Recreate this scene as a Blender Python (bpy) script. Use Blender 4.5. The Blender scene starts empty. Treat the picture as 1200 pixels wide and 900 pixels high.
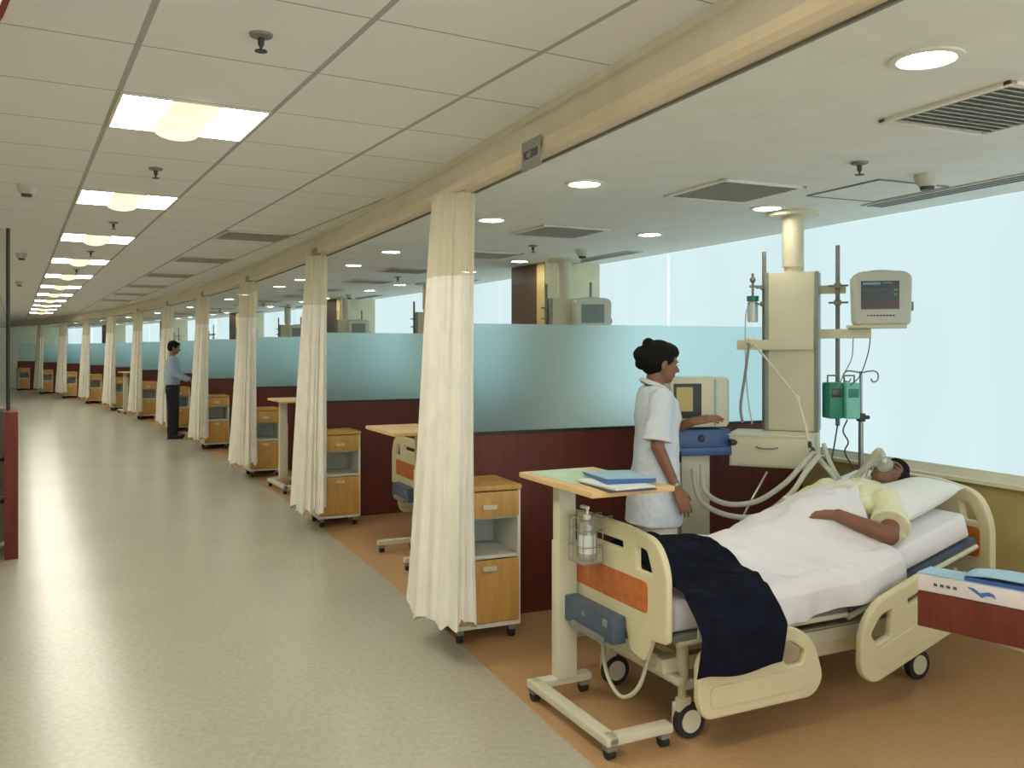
import bpy, bmesh, math, random
from mathutils import Vector, Matrix, noise
random.seed(7)
R = math.radians
PI = math.pi
SC = bpy.context.scene
COL = SC.collection
CAM_H = 1.58
F = 1026.0
ZC = 2.60      # corridor ceiling
ZB = 2.40      # bay ceiling


# ------------------------------------------------------------------ materials
def lin(c):
    return tuple(((v / 255.0) / 12.92 if v / 255.0 <= 0.04045 else ((v / 255.0 + 0.055) / 1.055) ** 2.4) for v in c) + (1.0,)


def new_mat(name):
    m = bpy.data.materials.new(name)
    m.use_nodes = True
    nt = m.node_tree
    return m, nt, nt.nodes['Principled BSDF']


def mat(name, c, rough=0.6, metal=0.0, var=0.06, scale=6.0, bump=0.0, bscale=60.0, spec=0.5, sub=0.0, c2=None, stretch=None):
    m, nt, b = new_mat(name)
    tc = nt.nodes.new('ShaderNodeTexCoord')
    mp = nt.nodes.new('ShaderNodeMapping')
    nt.links.new(tc.outputs['Object'], mp.inputs['Vector'])
    if stretch:
        mp.inputs['Scale'].default_value = stretch
    n = nt.nodes.new('ShaderNodeTexNoise')
    n.inputs['Scale'].default_value = scale
    n.inputs['Detail'].default_value = 6
    nt.links.new(mp.outputs[0], n.inputs['Vector'])
    r = nt.nodes.new('ShaderNodeValToRGB')
    a = lin(c)
    if c2 is None:
        lo = tuple(v * (1 - var * 2) for v in a[:3]) + (1,)
        hi = tuple(min(1, v * (1 + var * 2)) for v in a[:3]) + (1,)
    else:
        lo, hi = a, lin(c2)
    r.color_ramp.elements[0].position = 0.3
    r.color_ramp.elements[1].position = 0.7
    r.color_ramp.elements[0].color = lo
    r.color_ramp.elements[1].color = hi
    nt.links.new(n.outputs['Fac'], r.inputs['Fac'])
    nt.links.new(r.outputs['Color'], b.inputs['Base Color'])
    b.inputs['Roughness'].default_value = rough
    b.inputs['Metallic'].default_value = metal
    b.inputs['Specular IOR Level'].default_value = spec
    if sub:
        b.inputs['Subsurface Weight'].default_value = sub
        b.inputs['Subsurface Radius'].default_value = (0.02, 0.01, 0.005)
    if bump:
        n2 = nt.nodes.new('ShaderNodeTexNoise')
        n2.inputs['Scale'].default_value = bscale
        n2.inputs['Detail'].default_value = 4
        nt.links.new(mp.outputs[0], n2.inputs['Vector'])
        bp = nt.nodes.new('ShaderNodeBump')
        bp.inputs['Strength'].default_value = bump
        bp.inputs['Distance'].default_value = 0.01
        nt.links.new(n2.outputs['Fac'], bp.inputs['Height'])
        nt.links.new(bp.outputs[0], b.inputs['Normal'])
    return m


def emis(name, c, s, var=0.0, scale=2.0, stretch=(1, 1, 1)):
    m = bpy.data.materials.new(name)
    m.use_nodes = True
    nt = m.node_tree
    nt.nodes.clear()
    o = nt.nodes.new('ShaderNodeOutputMaterial')
    e = nt.nodes.new('ShaderNodeEmission')
    e.inputs['Color'].default_value = lin(c)
    e.inputs['Strength'].default_value = s
    if var:
        tc = nt.nodes.new('ShaderNodeTexCoord')
        mp = nt.nodes.new('ShaderNodeMapping')
        mp.inputs['Scale'].default_value = stretch
        n = nt.nodes.new('ShaderNodeTexNoise')
        n.inputs['Scale'].default_value = scale
        mr = nt.nodes.new('ShaderNodeMapRange')
        mr.inputs['From Min'].default_value = 0.3
        mr.inputs['From Max'].default_value = 0.7
        mr.inputs['To Min'].default_value = s * (1 - var)
        mr.inputs['To Max'].default_value = s * (1 + var)
        nt.links.new(tc.outputs['Object'], mp.inputs['Vector'])
        nt.links.new(mp.outputs[0], n.inputs['Vector'])
        nt.links.new(n.outputs['Fac'], mr.inputs['Value'])
        nt.links.new(mr.outputs[0], e.inputs['Strength'])
    nt.links.new(e.outputs[0], o.inputs['Surface'])
    return m


def translucent(name, c, trans=0.5, clear=0.0, gloss=0.08, rough=0.3, stripes=False):
    m = bpy.data.materials.new(name)
    m.use_nodes = True
    nt = m.node_tree
    nt.nodes.clear()
    o = nt.nodes.new('ShaderNodeOutputMaterial')
    d = nt.nodes.new('ShaderNodeBsdfDiffuse')
    t = nt.nodes.new('ShaderNodeBsdfTranslucent')
    g = nt.nodes.new('ShaderNodeBsdfGlossy')
    x = nt.nodes.new('ShaderNodeBsdfTransparent')
    for n in (d, t):
        n.inputs['Color'].default_value = lin(c)
    g.inputs['Roughness'].default_value = rough
    m1 = nt.nodes.new('ShaderNodeMixShader')
    m1.inputs['Fac'].default_value = trans
    m2 = nt.nodes.new('ShaderNodeMixShader')
    m2.inputs['Fac'].default_value = gloss
    m3 = nt.nodes.new('ShaderNodeMixShader')
    m3.inputs['Fac'].default_value = clear
    L = nt.links.new
    L(d.outputs[0], m1.inputs[1]); L(t.outputs[0], m1.inputs[2])
    L(m1.outputs[0], m2.inputs[1]); L(g.outputs[0], m2.inputs[2])
    L(m2.outputs[0], m3.inputs[1]); L(x.outputs[0], m3.inputs[2])
    L(m3.outputs[0], o.inputs['Surface'])
    return m


def floor_mat(name, c, c2, speck, rough):
    m, nt, b = new_mat(name)
    tc = nt.nodes.new('ShaderNodeTexCoord')
    n1 = nt.nodes.new('ShaderNodeTexNoise'); n1.inputs['Scale'].default_value = 1.3; n1.inputs['Detail'].default_value = 3
    n2 = nt.nodes.new('ShaderNodeTexNoise'); n2.inputs['Scale'].default_value = 38; n2.inputs['Detail'].default_value = 5
    for n in (n1, n2):
        nt.links.new(tc.outputs['Object'], n.inputs['Vector'])
    mx = nt.nodes.new('ShaderNodeMix'); mx.data_type = 'RGBA'
    mx.inputs[6].default_value = lin(c); mx.inputs[7].default_value = lin(c2)
    nt.links.new(n1.outputs['Fac'], mx.inputs[0])
    r = nt.nodes.new('ShaderNodeValToRGB')
    r.color_ramp.elements[0].position = 0.35; r.color_ramp.elements[1].position = 0.65
    r.color_ramp.elements[0].color = (speck, speck, speck, 1); r.color_ramp.elements[1].color = (1, 1, 1, 1)
    nt.links.new(n2.outputs['Fac'], r.inputs['Fac'])
    mu = nt.nodes.new('ShaderNodeMix'); mu.data_type = 'RGBA'; mu.blend_type = 'MULTIPLY'; mu.inputs[0].default_value = 1
    nt.links.new(mx.outputs[2], mu.inputs[6]); nt.links.new(r.outputs[0], mu.inputs[7])
    nt.links.new(mu.outputs[2], b.inputs['Base Color'])
    b.inputs['Roughness'].default_value = rough
    return m


def tile_mat():
    m, nt, b = new_mat('ceiling tiles')
    tc = nt.nodes.new('ShaderNodeTexCoord')
    sp = nt.nodes.new('ShaderNodeSeparateXYZ')
    nt.links.new(tc.outputs['Object'], sp.inputs[0])

    def line(axis, w):
        a = nt.nodes.new('ShaderNodeMath'); a.operation = 'MULTIPLY_ADD'
        a.inputs[1].default_value = 1 / 0.61; a.inputs[2].default_value = 100.5
        nt.links.new(sp.outputs[axis], a.inputs[0])
        f = nt.nodes.new('ShaderNodeMath'); f.operation = 'FRACT'; nt.links.new(a.outputs[0], f.inputs[0])
        s = nt.nodes.new('ShaderNodeMath'); s.operation = 'SUBTRACT'; s.inputs[1].default_value = 0.5
        nt.links.new(f.outputs[0], s.inputs[0])
        ab = nt.nodes.new('ShaderNodeMath'); ab.operation = 'ABSOLUTE'; nt.links.new(s.outputs[0], ab.inputs[0])
        g = nt.nodes.new('ShaderNodeMath'); g.operation = 'GREATER_THAN'; g.inputs[1].default_value = 0.5 - w / 0.61 / 2
        nt.links.new(ab.outputs[0], g.inputs[0])
        return g
    gx = line(0, 0.022)
    gy = line(1, 0.009)
    mx = nt.nodes.new('ShaderNodeMath'); mx.operation = 'MAXIMUM'
    nt.links.new(gx.outputs[0], mx.inputs[0]); nt.links.new(gy.outputs[0], mx.inputs[1])
    n = nt.nodes.new('ShaderNodeTexNoise'); n.inputs['Scale'].default_value = 160
    nt.links.new(tc.outputs['Object'], n.inputs['Vector'])
    r = nt.nodes.new('ShaderNodeValToRGB')
    r.color_ramp.elements[0].color = lin((232, 233, 236)); r.color_ramp.elements[1].color = lin((243, 244, 246))
    nt.links.new(n.outputs['Fac'], r.inputs['Fac'])
    c = nt.nodes.new('ShaderNodeMix'); c.data_type = 'RGBA'
    nt.links.new(mx.outputs[0], c.inputs[0]); nt.links.new(r.outputs[0], c.inputs[6])
    c.inputs[7].default_value = lin((176, 176, 172))
    nt.links.new(c.outputs[2], b.inputs['Base Color'])
    bp = nt.nodes.new('ShaderNodeBump'); bp.inputs['Strength'].default_value = 0.6; bp.inputs['Distance'].default_value = 0.006
    iv = nt.nodes.new('ShaderNodeMath'); iv.operation = 'SUBTRACT'; iv.inputs[0].default_value = 1
    nt.links.new(mx.outputs[0], iv.inputs[1]); nt.links.new(iv.outputs[0], bp.inputs['Height'])
    nt.links.new(bp.outputs[0], b.inputs['Normal'])
    b.inputs['Roughness'].default_value = 0.85
    return m


def frost_mat():
    m = bpy.data.materials.new('frosted glass')
    m.use_nodes = True
    nt = m.node_tree
    nt.nodes.clear()
    o = nt.nodes.new('ShaderNodeOutputMaterial')
    g = nt.nodes.new('ShaderNodeBsdfRefraction')
    g.inputs['Color'].default_value = lin((240, 253, 255))
    g.inputs['Roughness'].default_value = 0.46
    g.inputs['IOR'].default_value = 1.3
    t = nt.nodes.new('ShaderNodeBsdfTranslucent')
    t.inputs['Color'].default_value = lin((222, 246, 250))
    d = nt.nodes.new('ShaderNodeBsdfDiffuse')
    d.inputs['Color'].default_value = lin((206, 236, 242))
    m1 = nt.nodes.new('ShaderNodeMixShader'); m1.inputs['Fac'].default_value = 0.4
    m2 = nt.nodes.new('ShaderNodeMixShader'); m2.inputs['Fac'].default_value = 0.82
    L = nt.links.new
    L(t.outputs[0], m1.inputs[1]); L(d.outputs[0], m1.inputs[2])
    L(m1.outputs[0], m2.inputs[1]); L(g.outputs[0], m2.inputs[2])
    L(m2.outputs[0], o.inputs['Surface'])
    return m


M = dict(
    floor=floor_mat('vinyl grey beige', (172, 168, 152), (184, 180, 162), 0.88, 0.25),
    bayfloor=floor_mat('vinyl tan', (184, 146, 104), (192, 154, 110), 0.90, 0.33),
    tiles=tile_mat(),
    plaster=mat('bay ceiling plaster', (228, 234, 228), 0.8, var=0.02),
    beam=mat('bulkhead plaster', (226, 218, 200), 0.6, var=0.02),
    beamlip=mat('bulkhead lip', (222, 208, 180), 0.5, var=0.02),
    wallt=mat('tan wall', (190, 174, 118), 0.75, var=0.03),
    cream=mat('cream wall', (222, 218, 186), 0.75, var=0.03),
    brown=mat('brown laminate', (84, 62, 44), 0.45, var=0.08, scale=3, stretch=(1, 1, .1)),
    mahog=mat('mahogany laminate', (92, 38, 22), 0.5, var=0.09, scale=5, stretch=(6, 6, .6)),
    mahog2=mat('red brown desk laminate', (104, 42, 30), 0.42, var=0.12, scale=6, stretch=(8, 8, .8)),
    dark=mat('dark trim', (40, 38, 36), 0.5),
    frost=frost_mat(),
    clear=translucent('clear tinted glass', (150, 175, 160), trans=0.5, clear=0.8, gloss=0.25, rough=0.02),
    curtain=mat('curtain cloth', (234, 230, 218), 0.8, var=0.03, bump=0.15, bscale=300, sub=0.0),
    net=translucent('curtain net', (232, 226, 204), trans=0.45, clear=0.2, gloss=0.0),
    white=mat('white plastic', (222, 220, 206), 0.4, var=0.02),
    warmwhite=mat('off white powder coat', (206, 202, 178), 0.42, var=0.02),
    ivory=mat('ivory plastic', (208, 200, 164), 0.38, var=0.02),
    oak=mat('light oak laminate', (200, 154, 84), 0.45, var=0.07, scale=4, stretch=(8, 8, .7)),
    maple=mat('maple edge', (218, 184, 128), 0.45, var=0.05, scale=4),
    orange=mat('cherry inlay', (186, 104, 48), 0.42, var=0.1, scale=4, stretch=(.7, 6, 6)),
    bluegrey=mat('slate blue plastic', (70, 84, 104), 0.45, var=0.04),
    steel=mat('brushed steel', (150, 152, 150), 0.35, metal=0.8, var=0.04),
    grey=mat('grey metal', (128, 130, 122), 0.5, metal=0.2),
    niche=mat('cabinet recess', (186, 194, 184), 0.6),
    rubber=mat('dark rubber', (38, 36, 34), 0.7),
    casterg=mat('grey caster', (128, 128, 124), 0.5),
    sheet=mat('white bed sheet', (226, 224, 226), 0.85, var=0.015, bump=0.45, bscale=11),
    pillow=mat('pillow case', (228, 230, 226), 0.85, var=0.015, bump=0.15, bscale=30),
    navy=mat('navy blanket', (16, 19, 34), 0.95, var=0.2, scale=14, bump=0.5, bscale=260, spec=0.15),
    shirt=mat('pale yellow gown', (226, 224, 188), 0.85, var=0.02, bump=0.2, bscale=30),
    skin=mat('brown skin', (124, 84, 62), 0.5, var=0.05, scale=12),
    skin2=mat('warm brown skin', (134, 92, 70), 0.5, var=0.05, scale=12),
    hair=mat('black hair', (14, 12, 11), 0.7, spec=0.2, var=0.3, scale=60, bump=0.5, bscale=120),
    tunic=mat('nurse tunic cloth', (206, 216, 226), 0.85, var=0.02, bump=0.15, bscale=30),
    pants=mat('white trousers', (214, 218, 220), 0.85, var=0.02),
    bshirt=mat('pale blue shirt', (150, 170, 190), 0.85, var=0.05, scale=20),
    trouser=mat('dark trousers', (24, 24, 36), 0.85),
    shoe=mat('black shoe', (26, 24, 24), 0.4),
    pearl=mat('pendant beige', (206, 202, 176), 0.45, var=0.02),
    pendside=mat('pendant grey', (132, 140, 132), 0.45),
    monitor=mat('monitor casing', (190, 192, 178), 0.42, var=0.02),
    screen=mat('dark screen', (36, 42, 44), 0.2),
    scrgrey=mat('grey screen', (112, 128, 118), 0.25),
    teal=mat('teal plastic', (30, 128, 104), 0.4),
    teal2=mat('pale teal plastic', (120, 196, 180), 0.4),
    blue=mat('ventilator blue', (52, 84, 130), 0.4),
    tube=translucent('clear hose', (214, 214, 200), trans=0.35, clear=0.12, gloss=0.12, rough=0.2),
    bottle=translucent('clear plastic', (216, 220, 208), trans=0.5, clear=0.35, gloss=0.15, rough=0.1),
    cable=mat('dark cable', (52, 54, 52), 0.5),
    filelb=mat('pale blue file', (150, 186, 206), 0.5),
    filegr=mat('pale green paper', (186, 214, 186), 0.7),
    fileb=mat('blue file', (52, 92, 150), 0.45),
    pinkish=mat('pale file spine', (216, 206, 208), 0.5),
    paper=mat('paper', (222, 226, 222), 0.8),
    ink=mat('grey ink', (70, 68, 66), 0.7),
    inkblue=mat('blue ink', (70, 110, 170), 0.6),
    sign=mat('grey sign plate', (140, 140, 130), 0.5, var=0.02),
    redwood=mat('red wood panel', (104, 38, 24), 0.7, var=0.1, scale=4, stretch=(5, 5, .6)),
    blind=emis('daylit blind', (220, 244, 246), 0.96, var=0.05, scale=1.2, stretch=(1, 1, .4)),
    lamp=emis('troffer glow', (255, 248, 232), 36.0),
    bowl=emis('troffer basket glow', (255, 238, 190), 1.5, var=.1, scale=8),
    down=emis('downlight glow', (255, 246, 226), 42.0),
    scr1=emis('monitor readout green', (90, 190, 130), 0.5),
    scr2=emis('monitor readout red', (190, 80, 50), 0.45),
    scr3=emis('monitor header', (120, 170, 190), 0.55),
)


# ------------------------------------------------------------------ mesh builder
class MB:
    def __init__(s):
        s.bm = bmesh.new()

    def box(s, c, d, rz=0.0, mtx=None, bev=0.0):
        T = (mtx or Matrix.Identity(4)) @ Matrix.Translation(c) @ Matrix.Rotation(rz, 4, 'Z') @ Matrix.Diagonal((d[0], d[1], d[2], 1))
        r = bmesh.ops.create_cube(s.bm, size=1, matrix=T)
        if bev:
            es = list({e for v in r['verts'] for e in v.link_edges})
            bmesh.ops.bevel(s.bm, geom=es, offset=bev, segments=2, affect='EDGES', profile=0.6)
        return s

    def cyl(s, p0, p1, r0, r1=None, seg=14, cap=True):
        p0, p1 = Vector(p0), Vector(p1)
        r1 = r0 if r1 is None else r1
        d = p1 - p0
        q = d.to_track_quat('Z', 'Y').to_matrix().to_4x4()
        T = Matrix.Translation((p0 + p1) / 2) @ q
        bmesh.ops.create_cone(s.bm, cap_ends=cap, segments=seg, radius1=r0, radius2=r1, depth=d.length, matrix=T)
        return s

    def ell(s, c, r, mtx=None, u=16, v=10, rz=0):
        T = (mtx or Matrix.Identity(4)) @ Matrix.Translation(c) @ Matrix.Rotation(rz, 4, 'Z') @ Matrix.Diagonal((r[0], r[1], r[2], 1))
        bmesh.ops.create_uvsphere(s.bm, u_segments=u, v_segments=v, radius=1, matrix=T)
        return s

    def cap(s, p0, p1, r0, r1=None, mtx=None):
        r1 = r0 if r1 is None else r1
        p0, p1 = Vector(p0), Vector(p1)
        if mtx is not None:
            p0, p1 = mtx @ p0, mtx @ p1
        s.ell(p0, (r0,) * 3, u=14, v=10)
        s.ell(p1, (r1,) * 3, u=14, v=10)
        if (p1 - p0).length > 1e-5:
            s.cyl(p0, p1, r0, r1, 14)
        return s

    def loft(s, rings, closed=True, caps=True):
        vs = [[s.bm.verts.new(p) for p in ring] for ring in rings]
        n = len(rings[0])
        for a, b in zip(vs, vs[1:]):
            for i in range(n if closed else n - 1):
                j = (i + 1) % n
                s.bm.faces.new((a[i], a[j], b[j], b[i]))
        if caps and closed:
            s.bm.faces.new(list(reversed(vs[0])))
            s.bm.faces.new(vs[-1])
        return s

    def tube(s, pts, r, seg=8, smooth=True, corr=0.0):
        P = [Vector(p) for p in pts]
        if smooth and len(P) > 2:
            out = []
            Q = [2 * P[0] - P[1]] + P + [2 * P[-1] - P[-2]]
            k = 10 if not corr else 24
            for i in range(1, len(Q) - 2):
                for j in range(k):
                    t = j / k
                    a, b, c, d = Q[i - 1], Q[i], Q[i + 1], Q[i + 2]
                    out.append(0.5 * ((2 * b) + (c - a) * t + (2 * a - 5 * b + 4 * c - d) * t * t + (3 * b - a - 3 * c + d) * t ** 3))
            out.append(P[-1])
            P = out
        rings = []
        up = Vector((0, 0, 1))
        pn = None
        for i, p in enumerate(P):
            d = (P[min(i + 1, len(P) - 1)] - P[max(i - 1, 0)]).normalized()
            if pn is None:
                a = d.cross(up)
                if a.length < 0.1:
                    a = d.cross(Vector((1, 0, 0)))
            else:
                a = pn - d * pn.dot(d)
            a.normalize()
            pn = a
            b = d.cross(a)
            rr = r * (1 + corr * (1 if i % 2 else -1))
            rings.append([p + (a * math.cos(2 * PI * k / seg) + b * math.sin(2 * PI * k / seg)) * rr for k in range(seg)])
        return s.loft(rings)

    def prism(s, poly, z0, z1, mtx=None):
        T = mtx or Matrix.Identity(4)
        a = [T @ Vector((p[0], p[1], z0)) for p in poly]
        b = [T @ Vector((p[0], p[1], z1)) for p in poly]
        return s.loft([a, b])

    def lathe(s, prof, c=(0, 0, 0), seg=18):
        c = Vector(c)
        return s.loft([[c + Vector((r * math.cos(2 * PI * k / seg), r * math.sin(2 * PI * k / seg), z)) for k in range(seg)] for r, z in prof])

    def build(s, name, m, parent=None, smooth=True, ang=40, matrix=None):
        bmesh.ops.recalc_face_normals(s.bm, faces=s.bm.faces[:])
        me = bpy.data.meshes.new(name)
        s.bm.to_mesh(me)
        s.bm.free()
        return mesh_obj(name, me, m, parent, smooth, ang, matrix)


def mesh_obj(name, me, m, parent=None, smooth=True, ang=40, matrix=None):
    me.materials.clear()
    me.materials.append(M[m] if isinstance(m, str) else m)
    if smooth and len(me.polygons):
        me.polygons.foreach_set('use_smooth', [True] * len(me.polygons))
        me.set_sharp_from_angle(angle=R(ang))
    o = bpy.data.objects.new(name, me)
    COL.objects.link(o)
    if matrix is not None:
        o.matrix_world = matrix
    if parent:
        o.parent = parent
    return o


def plate(outlines, th, bev=0.004):
    """flat panel with rounded edge and holes; outlines in XY, thickness along Z"""
    cu = bpy.data.curves.new('outline', 'CURVE')
    cu.dimensions = '2D'
    cu.fill_mode = 'BOTH'
    cu.extrude = th / 2 - bev
    cu.bevel_depth = bev
    cu.bevel_resolution = 1
    for ol in outlines:
        sp = cu.splines.new('POLY')
        sp.points.add(len(ol) - 1)
        for i, p in enumerate(ol):
            sp.points[i].co = (p[0], p[1], 0, 1)
        sp.use_cyclic_u = True
    o = bpy.data.objects.new('outline', cu)
    COL.objects.link(o)
    dg = bpy.context.evaluated_depsgraph_get()
    me = bpy.data.meshes.new_from_object(o.evaluated_get(dg))
    bpy.data.objects.remove(o)
    bpy.data.curves.remove(cu)
    return me


def rounded(pts, r=0.03, n=5):
    """round the corners of polygon; r a number or a list"""
    out = []
    k = len(pts)
    for i in range(k):
        p = Vector(pts[i][:2]); a = Vector(pts[i - 1][:2]); b = Vector(pts[(i + 1) % k][:2])
        rr = r[i] if isinstance(r, (list, tuple)) else r
        rr = min(rr, (a - p).length * 0.49, (b - p).length * 0.49)
        s0 = p + (a - p).normalized() * rr
        s1 = p + (b - p).normalized() * rr
        for j in range(n + 1):
            t = j / n
            out.append(tuple((1 - t) ** 2 * s0 + 2 * t * (1 - t) * p + t * t * s1))
    return out


def text_mesh(txt, size, th=0.001):
    cu = bpy.data.curves.new('lettering', 'FONT')
    cu.body = txt
    cu.size = size
    cu.extrude = th
    cu.align_x = 'CENTER'
    cu.align_y = 'CENTER'
    o = bpy.data.objects.new('lettering', cu)
    COL.objects.link(o)
    dg = bpy.context.evaluated_depsgraph_get()
    me = bpy.data.meshes.new_from_object(o.evaluated_get(dg))
    bpy.data.objects.remove(o)
    bpy.data.curves.remove(cu)
    return me


def tag(o, label=None, cat=None, group=None, kind=None):
    if label: o['label'] = label
    if cat: o['category'] = cat
    if group: o['group'] = group
    if kind: o['kind'] = kind
    return o


def thing(name, label, cat, loc=(0, 0, 0), rz=0, group=None):
    o = bpy.data.objects.new(name, None)
    o.empty_display_size = 0.1
    COL.objects.link(o)
    o.location = loc
    o.rotation_euler = (0, 0, rz)
    return tag(o, label, cat, group)


def kids(o):
    return [c for c in COL.objects if c.parent == o]


def copy_tree(o, parent=None):
    ch = kids(o)
    c = o.copy()
    COL.objects.link(c)
    if parent is not None:
        c.parent = parent
    for k in ch:
        copy_tree(k, c)
    return c


def struct(o):
    o['kind'] = 'structure'
    return o


def at(px, py, Y):
    return Vector(((px - 600) / F * Y, Y, CAM_H - (py - 408) / F * Y))


ORD = ['', 'first', 'second', 'third', 'fourth', 'fifth', 'sixth', 'seventh', 'eighth', 'ninth', 'tenth', 'eleventh', 'twelfth', 'thirteenth']

# ------------------------------------------------------------------ the curved ward line
PITCH = 3.35
_pts = {}


def head(s):
    return R(24.1 + 1.8 * (s - 1)) if s > 1 else R(23.3)


def _build_curve():
    st = 0.05
    p = Vector((-0.43, 5.03)); s = 1.0; k = 20
    _pts[20] = p.copy()
    while k < 20 * 13:
        h = head(s + st / 2)
        p = p + Vector((-math.sin(h), math.cos(h))) * PITCH * st
        s += st; k += 1
        _pts[k] = p.copy()
    p = Vector((-0.43, 5.03)); k = 20; s = 1.0
    while k > -80:
        h = head(s - st / 2)
        p = p - Vector((-math.sin(h), math.cos(h))) * PITCH * st
        s -= st; k -= 1
        _pts[k] = p.copy()


_build_curve()


def fw(s):
    h = head(s)
    return Vector((-math.sin(h), math.cos(h))), Vector((math.cos(h), math.sin(h)))


def C(s, off=0.0):
    k = math.floor(s / 0.05 + 1e-6)
    t = s / 0.05 - k
    p = _pts[k].lerp(_pts[k + 1], t) if k + 1 in _pts else _pts[k]
    return p + fw(s)[1] * off


def loc(n, a, b):
    """bay n (its partition line): a metres along the ward, b metres into the bay"""
    f, w = fw(n)
    return C(n) + f * a + w * b


S0, S1 = -1.4, 11.9
SS = [S0 + (S1 - S0) * i / 72 for i in range(73)]
WO = 2.65      # window wall offset


def sweep(prof, name, m, s_list=None, kind='structure'):
    mb = MB()
    mb.loft([[(*C(s, o), z) for o, z in prof] for s in (s_list or SS)])
    o = mb.build(name, m, ang=30)
    if kind:
        o['kind'] = kind
    return o


# floors
def strip(name, offs0, off1, z, m, th=0.1, ang=30):
    return sweep([(offs0, z), (off1, z), (off1, z - th), (offs0, z - th)], name, m)


WL = Vector((-4.9, 7.0))
FC = Vector((-math.sin(R(29.6)), math.cos(R(29.6))))
WC = Vector((FC.y, -FC.x))
LWX = -3.25


def leftpt(t):
    return Vector((-1.444, 3.89)) + WC * LWX + FC * t


def region(name, z0, z1, m, off=0.0, origin=None, rz=0.0):
    """corridor slab between left wall line and the ward line"""
    a = [C(s, off) for s in SS]
    b = [leftpt(t) for t in (38.5, 25, 12, 0, -6, -9)]
    poly = a + b
    mb = MB()
    T = Matrix.Identity(4)
    if origin is not None:
        T = (Matrix.Translation((origin[0], origin[1], 0)) @ Matrix.Rotation(rz, 4, 'Z')).inverted()
    mb.prism([(p.x, p.y) for p in poly], z0, z1, T)
    o = mb.build(name, m, smooth=False)
    if origin is not None:
        o.location = (origin[0], origin[1], 0)
        o.rotation_euler = (0, 0, rz)
    return struct(o)


region('floor', -0.1, 0.0, 'floor')
strip('floor_bay', 0.0, WO + 0.1, 0.0, 'bayfloor')
FX0 = Vector((-1.444, 3.89))
region('ceiling', ZC, ZC + 0.1, 'tiles', off=0.0, origin=FX0, rz=R(29.6))
sweep([(0.02, ZB), (WO + 0.1, ZB), (WO + 0.1, ZB + 0.06), (0.02, ZB + 0.06)], 'ceiling_bay', 'plaster')
sweep([(-0.02, ZC), (-0.02, ZC - 0.03), (0.0, ZC - 0.034), (0.0, ZB + 0.06), (-0.012, ZB + 0.05), (0.02, ZB + 0.05), (0.02, ZC)], 'trim_1', 'beam')
sweep([(-0.045, ZB + 0.05), (-0.05, ZB + 0.012), (-0.03, ZB - 0.004), (0.03, ZB - 0.004), (0.03, ZB + 0.05)], 'trim_2', 'beamlip')
sweep([(0.034, ZB - 0.012), (0.046, ZB - 0.012), (0.046, ZB + 0.002), (0.034, ZB + 0.002)], 'trim_3', 'grey')
# window side
sweep([(WO, 0), (WO, 0.845), (WO + 0.12, 0.845), (WO + 0.12, 0)], 'wall_right', 'wallt')
sweep([(WO - 0.06, 0.845), (WO - 0.06, 0.865), (WO + 0.12, 0.865), (WO + 0.12, 0.845)], 'trim_4', 'cream')
sweep([(WO - 0.01, 0.865), (WO - 0.01, 0.895), (WO + 0.05, 0.895), (WO + 0.05, 0.865)], 'trim_5', 'white')
sweep([(WO + 0.03, 0.0), (WO + 0.03, 0.05), (WO - 0.01, 0.05), (WO - 0.01, 0.0)], 'baseboard_right', 'cream')

# left wall, end wall, low rear wall under the added light opening
lp0, lp1 = leftpt(-9), leftpt(38.5)


def wall(name, p, q, z0, z1, th, m):
    d = (q - p)
    n = Vector((-d.y, d.x)).normalized() * th
    mb = MB()
    mb.prism([tuple(p), tuple(q), tuple(q + n), tuple(p + n)], z0, z1)
    return struct(mb.build(name, m, smooth=False))


wall('wall_left', lp0, lp1, 0, ZC + .1, 0.1, 'cream')
wall('wall_end', C(S1, 0), leftpt(38.5), 0, ZC + .1, -0.1, 'cream')
wall('wall_end_bay', C(S1, WO + .1), C(S1, 0), 0, ZC + .1, -0.1, 'cream')
pa, pb = leftpt(-9), C(S0, WO + 0.1)
wall('wall_back', pa, pb, 0, 0.25, -0.1, 'cream')  # kept low so world light comes in from behind the camera
mb = MB()
for k in range(6):
    c = pa.lerp(pb, k / 5)
    mb.box((c.x, c.y, 1.4), (0.06, 0.06, 2.4), rz=math.atan2(pb.y - pa.y, pb.x - pa.x))
struct(mb.build('window_back', 'white', smooth=False))  # posts of an unseen rear opening, added to let world light in

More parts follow.
